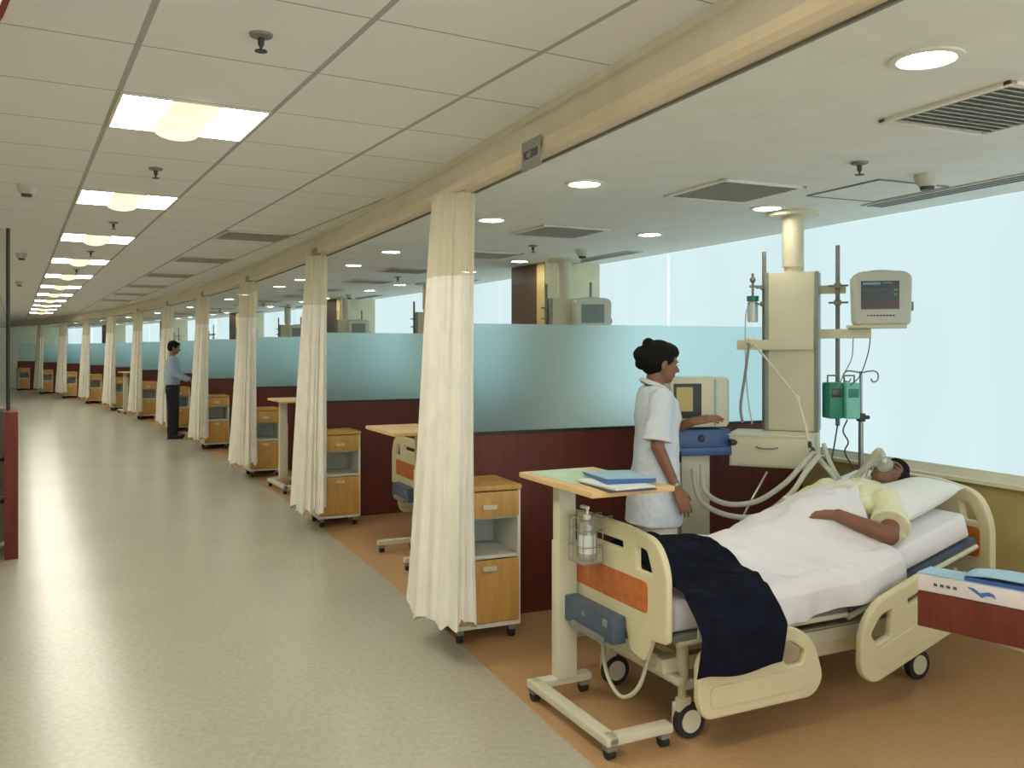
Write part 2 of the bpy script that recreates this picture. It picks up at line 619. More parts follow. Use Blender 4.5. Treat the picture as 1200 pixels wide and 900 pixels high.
# windows: frame, pane and two roller blinds per bay
nb = 0
for n in range(-1, 12):
    s0, s1 = max(n, S0), min(n + 1, S1)
    mb = MB()
    for s in (s0 + 0.004, (s0 + s1) / 2, s1 - 0.004):
        c = C(s, WO + 0.06)
        mb.box((c.x, c.y, (0.895 + ZB) / 2), (0.05, 0.05, ZB - 0.895), rz=head(s))
    fr = struct(mb.build('window_%d' % (n + 3), 'white', smooth=False))
    g = MB()
    g.loft([[(*C(s, WO + 0.075), .895), (*C(s, WO + 0.075), ZB), (*C(s, WO + 0.081), ZB), (*C(s, WO + 0.081), .895)] for s in [s0 + (s1 - s0) * i / 6 for i in range(7)]])
    g.build('pane', 'clear', fr, smooth=False)
    nb += 0
    if n < 0:
        continue
    cuts = [(0.006, 0.455), (0.462, 0.994)]
    for j, (a, b) in enumerate(cuts):
        a = s0 + (s1 - s0) * a
        b = s0 + (s1 - s0) * b
        mb = MB()
        ss = [a + (b - a) * i / 6 for i in range(7)]
        mb.loft([[(*C(s, WO + 0.012), .90), (*C(s, WO + 0.012), ZB - .003), (*C(s, WO + 0.018), ZB - .003), (*C(s, WO + 0.018), .90)] for s in ss])
        side = ['near', 'far'][j]
        if n == 0:
            lab = ['bright white roller blind at the right photo edge behind the bed head', 'bright white roller blind behind the ceiling pendant and the nearest bed'][j]
        else:
            lab = 'bright white roller blind, %s of the two beyond the %s partition' % (['nearer', 'farther'][j], ORD[n])
        t = thing('roller_blind', lab, 'blind', (0, 0, 0), 0, 'roller blinds along the windows')
        mb.build('blind_cloth', 'blind', t)
        q = MB()
        q.loft([[(*C(s, WO + 0.006), .895), (*C(s, WO + 0.006), .913), (*C(s, WO + 0.02), .913), (*C(s, WO + 0.02), .895)] for s in ss])
        q.build('bottom_bar', 'white', t)
# columns on every second bay
for k, n in enumerate((2, 4, 6, 8, 10)):
    f, w = fw(n - 0.13)
    mb = MB()
    p = C(n - 0.215, WO - 0.60)
    q = [p, p + w * 0.60, p + w * 0.60 + f * 0.72, p + f * 0.72]
    mb.prism([tuple(x) for x in q], 0, ZB)
    o = struct(mb.build('wall_column', 'cream', smooth=False))
    mb = MB()
    a = p - w * 0.012 + f * 0.16
    q = [a, a + w * 0.012, a + w * 0.012 + f * 0.56, a + f * 0.56]
    mb.prism([tuple(x) for x in q], 0, ZB - 0.005)
    mb.build('laminate_face', 'brown', o, smooth=False)
    mb = MB()
    a = p - w * 0.01
    q = [a, a + w * 0.01, a + w * 0.01 + f * 0.16, a + f * 0.16]
    mb.prism([tuple(x) for x in q], 0, ZB - 0.005)
    mb.build('edge_strip', 'wallt', o, smooth=False)

# ------------------------------------------------------------------ partitions
PT = 0.05


def make_partition():
    t = thing('partition', '', 'partition')
    L = WO - 0.03
    MB().box((L / 2 + .02, 0, 0.535), (L, PT, 1.07)).build('wood_panel', 'mahog', t, smooth=False)
    MB().box((L / 2 + .02, 0, 1.08), (L, 0.03, 0.02)).build('glazing_channel', 'dark', t, smooth=False)
    MB().box((L / 2 + .02, 0, 1.407), (L, 0.012, 0.634)).build('frosted_glass', 'frost', t, smooth=False)
    return t


part0 = make_partition()
for n in range(1, 12):
    o = part0 if n == 1 else copy_tree(part0)
    p = C(n)
    o.location = (p.x, p.y, 0)
    o.rotation_euler = (0, 0, head(n))
    lab = 'mahogany low partition with frosted glass above, behind the nurse' if n == 1 else 'mahogany low partition with frosted glass above, %s in line from the nurse' % ORD[n]
    tag(o, lab, 'partition', 'partitions between the bays')

# ------------------------------------------------------------------ curtains


def make_curtain(seed):
    rnd = random.Random(seed)
    t = thing('curtain', '', 'curtain')
    t.empty_display_size = 0.05
    N = 150
    ph = [rnd.uniform(0, 6.28) for _ in range(8)]

    def ring(z, zt, zb):
        u = (zt - z) / (zt - zb)
        ax = 0.085 + 0.045 * u ** 1.3          # into bay (x)
        ay = 0.150 + 0.095 * u ** 1.1           # along ward (y)
        cx = -0.075 * u ** 0.8
        out = []
        for k in range(N):
            th = 2 * PI * k / N
            tw = 0.25 * math.sin(2.2 * u + ph[0])
            f1 = 0.085 * math.sin(9 * th + ph[1] + tw)
            f2 = 0.06 * math.sin(15 * th + ph[2] - 0.6 * tw + 0.4 * math.sin(3 * th))
            f3 = 0.035 * math.sin(27 * th + ph[3] + 1.5 * u)
            r = 1 + (f1 + f2 + f3) * (0.8 + 0.4 * u)
            r *= 1 + 0.03 * math.sin(5 * u + 2 * th + ph[4])
            zz = z
            if u > 0.97:
                zz = z + 0.02 * math.sin(5 * th + ph[5]) + 0.012 * math.sin(13 * th + ph[6])
                zz += 0.03 * max(0, math.sin(th + 0.5))
            out.append((cx + ax * r * math.cos(th), ay * r * math.sin(th), zz))
        return out
    zt, zm, zb = 2.375, 1.95, 0.20
    mb = MB()
    zs = [zm - (zm - zb) * i / 30 for i in range(31)]
    mb.loft([ring(z, zt, zb) for z in zs])
    fab = mb.build('fabric', 'curtain', t, ang=80)
    mb = MB()
    zs = [zt - (zt - zm) * i / 8 for i in range(9)]
    mb.loft([ring(z, zt, zb) for z in zs], caps=False)
    mb.build('net_header', 'net', t, ang=80)
    mb = MB()
    for k in range(9):
        y = -0.11 + 0.22 * k / 8
        mb.cyl((0.0, y, zt - .02), (0.0, y, zt + 0.02), 0.004, seg=6)
    mb.build('curtain_hooks', 'grey', t)
    return t


cur = [make_curtain(i) for i in range(3)]
used = [False] * 3
for n in range(1, 11):
    b = cur[n % 3]
    o = b if not used[n % 3] else copy_tree(b)
    used[n % 3] = True
    p = loc(n, -0.45, -0.055)
    o.location = (p.x, p.y, 0)
    o.rotation_euler = (0, 0, head(n) + (R(8) if n % 2 else 0))
    where = {1: 'beside the nearest bedside cabinet, largest in view', 2: 'second nearest the camera', 10: 'farthest from the camera'}.get(n, '%s from the camera' % ORD[n])
    tag(o, 'gathered cream curtain hanging from the ward rail, ' + where, 'curtain', 'gathered curtains on the ward rail')

# ------------------------------------------------------------------ bedside cabinets


def caster(mb_fork, mb_wheel, x, y, r=0.022, h=0.06):
    mb_fork.box((x, y, h - 0.012), (0.034, 0.03, 0.024))
    mb_wheel.cyl((x - 0.012, y, r), (x + 0.012, y, r), r, seg=14)


def make_cabinet():
    W, D = 0.38, 0.375
    t = thing('bedside_cabinet', '', 'cabinet')
    # origin at centre, front at -y
    z0, z1 = 0.075, 0.83
    mb = MB()
    for sx in (-1, 1):
        mb.box((sx * (W / 2 - 0.009), 0, (z0 + z1 - .02) / 2), (0.018, D, z1 - z0 - .02), bev=0.003)
    mb.box((0, D / 2 - 0.006, (z0 + z1) / 2), (W - .03, 0.012, z1 - z0 - .03))
    mb.box((0, 0, z0 + 0.012), (W - 0.03, D, 0.024))
    mb.box((0, 0.004, 0.452), (W - 0.03, D - .01, 0.018))
    mb.build('body', 'white', t, ang=30)
    MB().box((0, 0.004, 0.663), (W - 0.03, D - .01, 0.014)).box((0, D / 2 - .03, .565), (W - .038, .01, .2)).build('niche', 'niche', t, smooth=False)
    MB().box((0, 0, z1 - 0.006), (W + 0.012, D + 0.012, 0.028), bev=0.008).build('top', 'oak', t, ang=30)
    d = MB().box((0, -D / 2 - 0.004, 0.738), (W - 0.03, 0.018, 0.135), bev=0.003).build('drawer', 'oak', t, ang=30)
    MB().prism(rounded([(-.04, -.02), (.04, -.02), (.04, .004), (-.04, .004)], [.02, .02, .002, .002]), 0, 0.018,
               Matrix.Translation((0, -D / 2 - 0.013, 0.735)) @ Matrix.Rotation(R(90), 4, 'X')).build('handle', 'warmwhite', d)
    d = MB().box((0, -D / 2 - 0.004, 0.272), (W - 0.03, 0.018, 0.335), bev=0.003).build('door', 'oak', t, ang=30)
    MB().prism(rounded([(-.04, -.02), (.04, -.02), (.04, .004), (-.04, .004)], [.02, .02, .002, .002]), 0, 0.018,
               Matrix.Translation((0, -D / 2 - 0.013, 0.405)) @ Matrix.Rotation(R(90), 4, 'X')).build('handle', 'warmwhite', d)
    for sx in (-1, 1):
        for sy in (-1, 1):
            x, y = sx * (W / 2 - 0.04), sy * (D / 2 - 0.04)
            c = MB().box((x, y, 0.058), (0.04, 0.04, 0.034), bev=.006).build('caster', 'casterg', t)
            MB().cyl((x - 0.014, y, 0.026), (x + 0.014, y, 0.026), 0.026, seg=16).build('wheel', 'rubber', c)
    return t


cab = make_cabinet()
for n in range(1, 12):
    o = cab if n == 1 else copy_tree(cab)
    p = loc(n, -0.222, 0.343 - 0.19)
    o.location = (p.x, p.y, 0)
    o.rotation_euler = (0, 0, head(n))
    lab = 'light oak and white bedside cabinet nearest the camera beside the largest curtain' if n == 1 else 'light oak and white bedside cabinet with open shelf, %s from the camera' % ORD[n]
    tag(o, lab, 'cabinet', 'bedside cabinets along the partitions')

# ------------------------------------------------------------------ overbed tables


def make_table():
    t = thing('overbed_table', '', 'table')
    MB().box((0.10, 0.175, 0.987), (0.41, 0.66, 0.026), bev=0.008).build('tabletop', 'maple', t, ang=30)
    mb = MB()
    mb.box((-0.12, 0, 0.075), (0.06, 0.68, 0.035), bev=0.008)
    for sy in (-1, 1):
        mb.box((0.01, sy * 0.31, 0.075), (0.30, 0.06, 0.035), bev=0.008)
    mb.build('base', 'warmwhite', t, ang=30)
    MB().box((0.025, 0.30, 0.40), (0.095, 0.07, 0.62), bev=0.006).build('lower_post', 'warmwhite', t, ang=30)
    MB().box((0.025, 0.30, 0.72), (0.087, 0.062, 0.51), bev=0.006).build('upper_post', 'warmwhite', t, ang=30)
    MB().box((0.09, 0.22, 0.968), (0.12, 0.36, 0.014)).build('top_bracket', 'grey', t, ang=30)
    for x, y in ((-0.12, -0.31), (0.13, -0.31), (-0.12, 0.31), (0.13, 0.31)):
        c = MB().box((x, y, 0.048), (0.045, 0.045, 0.03), bev=.006).build('caster', 'casterg', t)
        MB().cyl((x - 0.016, y, 0.024), (x + 0.016, y, 0.024), 0.024, seg=16).build('wheel', 'rubber', c)
    return t


tab = make_table()
tab.location = (0.347, 3.70, 0)
tab.rotation_euler = (0, 0, R(26))
tag(tab, 'overbed table with files on its maple top, standing at the foot of the occupied bed', 'table', 'overbed tables')
for n in (2, 3, 4, 7):
    o = copy_tree(tab)
    p = loc(n, -1.83, 0.32) if n == 2 else loc(n, -1.50, {3: 0.17, 4: 0.4, 7: .1}[n])
    o.location = (p.x, p.y, 0)
    o.rotation_euler = (0, 0, head(n) + (PI if n == 2 else R(2)))
    tag(o, 'empty overbed table standing by the cabinet of the %s bay from the camera' % ORD[n], 'table', 'overbed tables')

# ------------------------------------------------------------------ hospital bed
BP = Vector((0.60, 3.40, 0))
BR = R(26)
BX = 1.0      # hinge
BA = R(15)
DECK = 0.45
LB = 1.92
WB = 0.88


def deckz(x):
    return DECK if x < BX else DECK + (x - BX) * math.tan(BA)


def make_bed():
    t = thing('hospital_bed', '', 'bed')
    YZ = Matrix(((0, 0, 1, 0), (1, 0, 0, 0), (0, 1, 0, 0), (0, 0, 0, 1)))   # plate xy -> yz
    XZ = Matrix(((1, 0, 0, 0), (0, 0, 1, 0), (0, 1, 0, 0), (0, 0, 0, 1)))   # plate xy -> xz
    # foot board
    ol = rounded([(-0.02, 0.44), (-0.02, 0.72), (0.05, 0.82), (0.25, 0.84), (0.61, 0.84), (0.80, 0.82), (0.86, 0.72), (0.86, 0.44), (0.78, 0.43),
                  (0.75, 0.33), (0.66, 0.345), (0.62, 0.46), (0.26, 0.46), (0.22, 0.345), (0.13, 0.33), (0.08, 0.43)],
                 [.02, .08, .09, .05, .05, .09, .08, .02, .02, .02, .02, .02, .02, .02, .02, .02])
    h1 = rounded([(0.055, 0.675), (0.19, 0.675), (0.19, 0.79), (0.10, 0.78)], .02)
    h3 = [(0.84 - a, b) for a, b in h1]
    h2 = rounded([(0.27, 0.735), (0.57, 0.735), (0.57, 0.785), (0.27, 0.785)], .018)
    me = plate([ol, h1, h2, h3], 0.030, 0.009)
    me.transform(Matrix.Translation((-0.005, 0, 0)) @ YZ)
    fb = mesh_obj('foot_board', me, 'ivory', t)
    me = plate([rounded([(0.10, 0.525), (0.74, 0.525), (0.74, 0.645), (0.10, 0.645)], .025)], 0.036, 0.003)
    me.transform(Matrix.Translation((-0.005, 0, 0)) @ YZ)
    mesh_obj('wood_inlay', me, 'orange', fb)
    b = MB().box((-0.055, 0.45, 0.415), (0.07, 0.40, 0.115), bev=0.012).build('control_box', 'bluegrey', t)
    MB().box((-0.095, 0.44, 0.365), (0.02, 0.26, 0.03), bev=0.006).box((-0.093, 0.30, .44), (.008, .03, .03), bev=.003).build('pedal', 'grey', b)
    MB().ell((-0.091, .48, .43), (.002, .016, .010)).build('emblem', 'grey', b)
    # head board
    ol = rounded([(0.0, 0.40), (0.0, 0.74), (0.07, 0.87), (0.30, 0.905), (0.58, 0.905), (0.81, 0.87), (0.88, 0.74), (0.88, 0.40)],
                 [.02, .09, .12, .05, .05, .12, .09, .02])
    h1 = rounded([(0.05, 0.72), (0.15, 0.72), (0.17, 0.83), (0.10, 0.82)], .02)
    h3 = [(0.88 - a, b2) for a, b2 in h1]
    h2 = rounded([(0.25, 0.78), (0.63, 0.78), (0.63, 0.85), (0.25, 0.85)], .02)
    me = plate([ol, h1, h2, h3], 0.042, 0.009)
    me.transform(Matrix.Translation((LB, 0, 0)) @ YZ)
    hb = mesh_obj('head_board', me, 'ivory', t)
    me = plate([rounded([(0.05, 0.56), (0.83, 0.56), (0.83, 0.70), (0.05, 0.70)], .025)], 0.05, 0.003)
    me.transform(Matrix.Translation((LB, 0, 0)) @ YZ)
    mesh_obj('wood_inlay', me, 'orange', hb)
    MB().box((LB - .03, .20, .40), (.03, .05, .16)).build('board_bracket', 'warmwhite', hb)
    MB().box((LB - .03, .68, .40), (.03, .05, .16)).build('board_bracket', 'warmwhite', hb)
    # main frame
    mb = MB()
    for y in (0.12, 0.76):
        mb.box((0.95, y, 0.30), (1.8, 0.05, 0.06), bev=0.006)
    for x in (0.10, 0.70, 1.45, 1.84):
        mb.box((x, 0.44, 0.30), (0.05, 0.66, 0.05), bev=0.006)
    mb.box((0.17, 0.44, 0.215), (0.05, 0.72, 0.04), bev=.006)
    mb.box((1.55, 0.44, 0.215), (0.05, 0.72, 0.04), bev=.006)
    mb.box((0.10, 0.44, 0.255), (0.03, 0.80, 0.03), bev=.006)
    mb.build('frame', 'warmwhite', t, ang=30)
    MB().box((0.95, 0.44, 0.235), (1.10, 0.42, 0.10), bev=0.02).box((.85, .13, .27), (.75, .04, .13), bev=.01).build('chassis_cover', 'ivory', t)
    # deck sections
    mb = MB()
    mb.box((0.52, 0.44, DECK - 0.02), (0.94, 0.84, 0.03), bev=0.006)
    mb.build('foot_deck', 'grey', t, ang=30)
    L = 0.86
    T = Matrix.Translation((BX, 0.44, DECK - 0.02)) @ Matrix.Rotation(-BA, 4, 'Y')
    MB().box((L / 2, 0, 0), (L, 0.84, 0.03), mtx=T, bev=0.006).build('backrest_deck', 'bluegrey', t, ang=30)
    mb = MB()
    for y in (-0.415, 0.415):
        a, b_ = T @ Vector((-0.02, y, -0.03)), T @ Vector((L, y, -0.03))
        mb.cyl(a, b_, 0.013, seg=10)
        mb.tube([(0.07, 0.44 + y, 0.41), (0.5, 0.44 + y, 0.41), (0.98, 0.44 + y, 0.41)], 0.013)
    mb.build('deck_side_tubes', 'warmwhite', t)
    mb = MB()
    for y in (0.3, 0.58):
        mb.cyl((0.9, y, 0.32), T @ Vector((0.5, y - .44, -0.03)), 0.016, seg=10)
        mb.cyl((0.4, y, 0.32), (0.5, y, DECK - 0.03), 0.016, seg=10)
    mb.cyl((1.45, .44, .3), T @ Vector((0.55, 0, -0.03)), .022, seg=12)
    mb.build('actuators', 'steel', t)
    # legs with castors
    for x, y in ((0.147, 0.096), (0.18, 0.70), (1.52, 0.13), (1.52, 0.75)):
        mb = MB()
        mb.cyl((x, y, 0.14), (x, y, 0.36), 0.017, seg=12)
        mb.cyl((x, y, 0.24), (x, y, 0.40), 0.026, seg=14)
        mb.box((x + 0.005, y + .0, 0.135), (0.06, 0.038, 0.07), bev=0.012)
        mb.box((x + 0.01, y + .022, 0.095), (0.085, 0.012, 0.10), bev=0.005)
        lg = mb.build('leg', 'warmwhite', t)
        wy = y - 0.005
        MB().cyl((x + .03, wy - 0.016, 0.069), (x + .03, wy + 0.016, 0.069), 0.069, seg=28).build('wheel', 'rubber', lg)
        MB().cyl((x + .03, wy - 0.019, 0.069), (x + .03, wy + 0.019, 0.069), 0.046, seg=24).build('wheel_hub', 'warmwhite', lg)
    # side rails (near and far)
    Lr, Hr = 0.625, 0.29
    ro = rounded([(0.0, 0.06), (0.03, 0.0), (Lr - 0.05, 0.0), (Lr, 0.06), (Lr - 0.05, 0.22), (Lr - 0.16, Hr), (0.10, Hr), (0.0, Hr - .06)],
                 [.05, .03, .06, .06, .07, .07, .07, .05])
    rh = rounded([(Lr - 0.20, 0.13), (Lr - 0.105, 0.13), (Lr - 0.08, 0.19), (Lr - 0.165, 0.245), (Lr - .25, .245)], .02)
    rh2 = rounded([(0.08, 0.20), (0.30, 0.20), (0.30, 0.245), (0.08, 0.245)], .015)
    base = plate([ro, rh, rh2], 0.035, 0.010)
    inner = plate([rounded([(0.05, 0.035), (Lr - 0.09, 0.035), (Lr - 0.10, 0.115), (0.05, 0.115)], .03)], 0.042, 0.003)
    for y in (-0.09, WB + 0.09):
        me = base.copy(); me.transform(Matrix.Translation((0.08, y, 0.16)) @ XZ)
        a = mesh_obj('side_rail', me, 'ivory', t)
        me = inner.copy(); me.transform(Matrix.Translation((0.08, y, 0.16)) @ XZ)
        mesh_obj('rail_molding', me, 'ivory', a)
        yy = -0.04 if y < 0 else WB + .04
        MB().box((0.35, yy, .33), (.05, .09, .05), bev=.01).box((0.20, yy, .33), (.05, .09, .05), bev=.01).build('rail_arm', 'grey', a)
        T2 = Matrix.Translation((0.955, y, 0.135)) @ Matrix.Rotation(-R(17), 4, 'Y')
        MR = T2 @ Matrix.Translation((Lr + .02, 0, 0)) @ Matrix.Diagonal((-1.03, 1, 1.08, 1)) @ XZ
        me = base.copy(); me.transform(MR); me.flip_normals()
        a = mesh_obj('side_rail', me, 'ivory', t)
        me = inner.copy(); me.transform(MR); me.flip_normals()
        mesh_obj('rail_molding', me, 'ivory', a)
        MB().box((1.25, yy, .40), (.05, .09, .05), bev=.01).box((1.42, yy, .43), (.05, .09, .05), bev=.01).build('rail_arm', 'grey', a)
        mb = MB()
        ky = y - .02 if y < 0 else y + .02
        for k in range(3):
            mb.ell((1.345 + .028 * k, ky, .475 + .012 * k), (.008, .004, .014))
        mb.build('rail_buttons', 'cable', a)
    # hanging cable loop
    MB().tube([(0.10, 0.62, .34), (0.06, 0.56, .22), (0.03, 0.46, .13), (0.02, 0.34, .10), (0.04, 0.25, .17), (.07, .22, .30)], 0.009).build('cable_loop', 'warmwhite', t)
    # mattress
    prof = []
    top = []
    for x, zt in ((0.06, 0), (0.5, 0), (0.94, 0), (1.0, 0.004), (1.06, .004)):
        prof.append((x, deckz(x) + zt))
    for x in (1.2, 1.4, 1.6, 1.80):
        prof.append((x, deckz(x)))
    for x in (1.77, 1.6, 1.4, 1.2, 1.03, 0.94, 0.5, 0.06):
        top.append((x, (deckz(x) + 0.125)))
    mb = MB()
    ys = [0.03, 0.04, 0.06, 0.82, 0.84, 0.85]
    rings = []
    for y, sh in zip(ys, (0.018, .006, 0, 0, .006, .018)):
        pr = prof + top
        cx = 0.93
        rings.append([(cx + (x - cx) * (1 - sh * .6), y, z + (sh * (1 if i < len(prof) else -1))) for i, (x, z) in enumerate(pr)])
    mb.loft(rings)
    mb.build('mattress', 'sheet', t, ang=50)
    return t


bed = make_bed()
bed.location = BP
bed.rotation_euler = (0, 0, BR)
tag(bed, 'ivory hospital bed with lowered side rails on which the patient lies', 'bed', 'hospital beds')
for n in (2, 3, 4, 5, 6):
    o = copy_tree(bed)
    p = loc(n, -1.75, 0.50)
    o.location = (p.x, p.y, 0)
    o.rotation_euler = (0, 0, head(n))
    tag(o, 'empty ivory hospital bed showing behind the curtain in the %s bay from the camera' % ORD[n], 'bed', 'hospital beds')

BM = Matrix.Translation(BP) @ Matrix.Rotation(BR, 4, 'Z')


def bthing(name, label, cat, group=None):
    return thing(name, label, cat, BP, BR, group)


# pillow
PA = R(17)
pl = MB()
n1, n2 = 22, 28
grid_t = []
T = Matrix.Translation((1.635, 0.42, deckz(1.635) + 0.125 + 0.085)) @ Matrix.Rotation(-PA, 4, 'Y')
rings = []
for i in range(n1 + 1):
    u = -1 + 2 * i / n1
    ring = []
    for j in range(2 * n2):
        if j < n2:
            v = -1 + 2 * j / n2; sg = 1
        else:
            v = 1 - 2 * (j - n2) / n2; sg = -1
        px_ = abs(u) ** 2.2
        pv = abs(v) ** 2.4
        h = 0.085 * math.sqrt(max(0, (1 - px_) * (1 - pv))) + 0.002
        pinch = 1 - 0.07 * (1 - abs(u)) * 0
        x = 0.225 * u * (1 - 0.06 * (1 - v * v))
        y = 0.33 * v * (1 - 0.05 * (1 - u * u))
        z = sg * h
        if sg > 0:
            d = math.exp(-(((x - 0.09) / 0.13) ** 2 + ((y - 0.03) / 0.12) ** 2))
            z -= 0.05 * d
            z += 0.004 * noise.noise(Vector((x * 14, y * 10, 1)))
        ring.append(T @ Vector((x, y, z)))
    rings.append(ring)
pl.loft(rings)
o = pl.build('pillow', 'pillow', None, ang=80)
o.location = BP; o.rotation_euler = (0, 0, BR)
tag(o, 'white pillow propped under the head of the lying patient', 'pillow')

# ------------------------------------------------------------------ sheet and blanket (draped over bed and body)
BYC = 0.44   # body centre line


def bodyh(x):
    """height of covered body above the mattress top"""
    pts = [(0.02, 0.02), (0.12, 0.12), (0.22, 0.13), (0.35, 0.10), (0.6, 0.105), (0.85, 0.155), (1.05, 0.205), (1.2, 0.21), (1.35, 0.20), (1.5, 0.18), (1.7, .15)]
    for (a, p), (b, q) in zip(pts, pts[1:]):
        if x <= b:
            t = max(0, min(1, (x - a) / (b - a)))
            t = t * t * (3 - 2 * t)
            return p + (q - p) * t
    return pts[-1][1]


def surf(x, y, extra=0.0):
    m = deckz(x) + 0.125
    hw = 0.17 if x < 0.7 else 0.17 + min(1, (x - 0.7) / 0.4) * 0.05
    d = abs(y - BYC) / hw
    g = math.exp(-(d ** 2.6) * 0.7)
    bh = bodyh(x)
    return m + bh * g + extra


def drape(name, x0, x1, hem_near, hem_far, nx, ny, wr, extra, m, xn=None, far=True, bulge=0.0):
    """cloth over bed. rows along x, columns from near hem to far hem"""
    rows = []
    ymin, ymax = -0.005, 0.885
    for i in range(nx + 1):
        u = i / nx
        row = []
        for j in range(ny + 1):
            v = j / ny
            # v 0..0.3 near hang, .3..0.85 top, .85..1 far hang
            if v < 0.3:
                a = 1 - v / 0.3
                xb = x0(0.0) + (x1(0.0) - x0(0.0)) * u
                if xn:
                    xb = xb + xn(u, a)
                zt = surf(xb, ymin, extra)
                zb = hem_near(u)
                z = zt + (zb - zt) * a
                k = min(1, a * 4)
                fold = 0.004 * math.sin(xb * 38 + 2 * math.sin(xb * 9)) * a + 0.012 * math.sin(xb * 13 + 1) * a
                y = ymin - (0.018 + 0.028 * a * (1 - a)) * k - bulge * min(1, a * 2.2) - fold * wr * (1.2 if not bulge else .5)
                if a < 0.25:
                    z = zt - (zt - zb) * a * (0.25 + 3 * a)
                    z = zt - (zt - zb) * a
                x = xb
            elif v <= 0.85:
                t = (v - 0.3) / 0.55
                y = ymin + (ymax - ymin) * t
                x = x0(t) + (x1(t) - x0(t)) * u
                z = surf(x, y, extra)
                q = Vector((x * 5, y * 9, 3.3))
                z += wr * (0.020 * noise.noise(q) + 0.022 * abs(noise.noise(q * 2.3)) + 0.036 * abs(noise.noise(Vector((x * 6 + y * 7, y * 2 - x * 1.5, 7)))))
                ed = min(t, 1 - t)
                if ed < 0.05:
                    z -= 0.012 * (1 - ed / 0.05)
            else:
                a = (v - 0.85) / 0.15
                x = x0(1) + (x1(1) - x0(1)) * u
                zt = surf(x, ymax, extra) - 0.012
                z = zt + (hem_far(u) - zt) * a
                y = ymax + 0.02 * min(1, a * 4)
            row.append(Vector((x, y, z)))
        rows.append(row)
    mb = MB()
    mb.loft(rows, closed=False, caps=False)
    o = mb.build(name, m, None, ang=120)
    o.location = BP; o.rotation_euler = (0, 0, BR)
    md = o.modifiers.new('thick', 'SOLIDIFY'); md.thickness = 0.004; md.offset = 1
    md = o.modifiers.new('smooth', 'SUBSURF'); md.levels = 1; md.render_levels = 1
    return o


def hem_sheet(u):
    # u 0 (foot) .. 1 (chest)
    x = 0.12 + u * 1.13
    z = 0.43 + 0.01 * math.sin(x * 5)
    if x > 0.66:
        z = 0.425 + (x - 0.66) * 0.16 + 0.010 * math.sin((x - .66) * 13)
    return z


sh = drape('bed_sheet', lambda t: 0.12, lambda t: 1.27 + 0.20 * min(1, t * 1.6) - 0.04 * math.sin(t * 8), hem_sheet, lambda u: 0.42, 80, 84, 1.0, 0.012, 'sheet',
           xn=lambda u, a: (0.05 * a * u))
tag(sh, 'white sheet draped over the patient and hanging over the near bed side', 'bed sheet')
bl = drape('blanket', lambda t: 0.075 + 0.0 * t, lambda t: 0.50 + 0.0 * t - 0.30 * t ** 1.5 + .10 * math.sin(t * 3.1), lambda u: 0.325 + 0.012 * math.sin(u * 7 + 1), lambda u: 0.45, 44, 90, 0.9, 0.040, 'navy',
           xn=lambda u, a: (-0.045 * a), bulge=0.115)
tag(bl, 'folded navy blue blanket lying across the foot of the occupied bed', 'blanket')

# ------------------------------------------------------------------ people


def remesh(o, vox=0.0045, sm=4, fac=0.6):
    md = o.modifiers.new('union', 'REMESH'); md.mode = 'VOXEL'; md.voxel_size = vox; md.use_smooth_shade = True
    md = o.modifiers.new('soft', 'SMOOTH'); md.iterations = sm; md.factor = fac
    return o


def add_wrinkle(o, strength=0.008, size=0.09):
    tx = bpy.data.textures.new('cloth folds', 'CLOUDS')
    tx.noise_scale = size
    md = o.modifiers.new('folds', 'DISPLACE'); md.texture = tx; md.strength = strength; md.mid_level = 0.5
    md.texture_coords = 'LOCAL'
    return o


def frame(origin, xdir, zhint):
    x = Vector(xdir).normalized()
    z = Vector(zhint)
    z = (z - x * z.dot(x)).normalized()
    y = z.cross(x)
    return Matrix(((x.x, y.x, z.x, origin[0]), (x.y, y.y, z.y, origin[1]), (x.z, y.z, z.z, origin[2]), (0, 0, 0, 1)))


def hand(mb, wrist, xdir, back, side=1, curl=25, s=0.95):
    """fingers along xdir, back of the hand towards 'back', thumb on +y*side"""
    T = frame(wrist, xdir, back) @ Matrix.Diagonal((s, s * side, s, 1))
    ys = (0.033, 0.011, -0.011, -0.031)
    ln = ((.040, .024, .019), (.044, .028, .020), (.041, .026, .019), (.032, .020, .017))
    kn = (0.088, 0.092, 0.088, 0.080)
    for k in range(4):
        mb.cap((0.0, ys[k] * 0.55, 0), (kn[k], ys[k], 0), 0.017, 0.0115, T)
        p = Vector((kn[k], ys[k], 0)); a = R(curl * .6)
        sp = ys[k] * 1.6
        for i, l in enumerate(ln[k]):
            d = Vector((math.cos(a), sp, -math.sin(a))).normalized()
            q = p + d * l
            mb.cap(p, q, 0.0092 - 0.0008 * i, 0.0086 - 0.0009 * i, T)
            p = q
            a += R(curl)
    mb.cap((0.015, 0.02, -0.004), (0.045, 0.045, -0.012), 0.017, 0.0125, T)
    mb.cap((0.045, 0.045, -0.012), (0.075, 0.060, -0.020), 0.0115, 0.0098, T)
    mb.cap((0.075, 0.060, -0.020), (0.098, 0.064, -0.026), 0.0098, 0.0080, T)


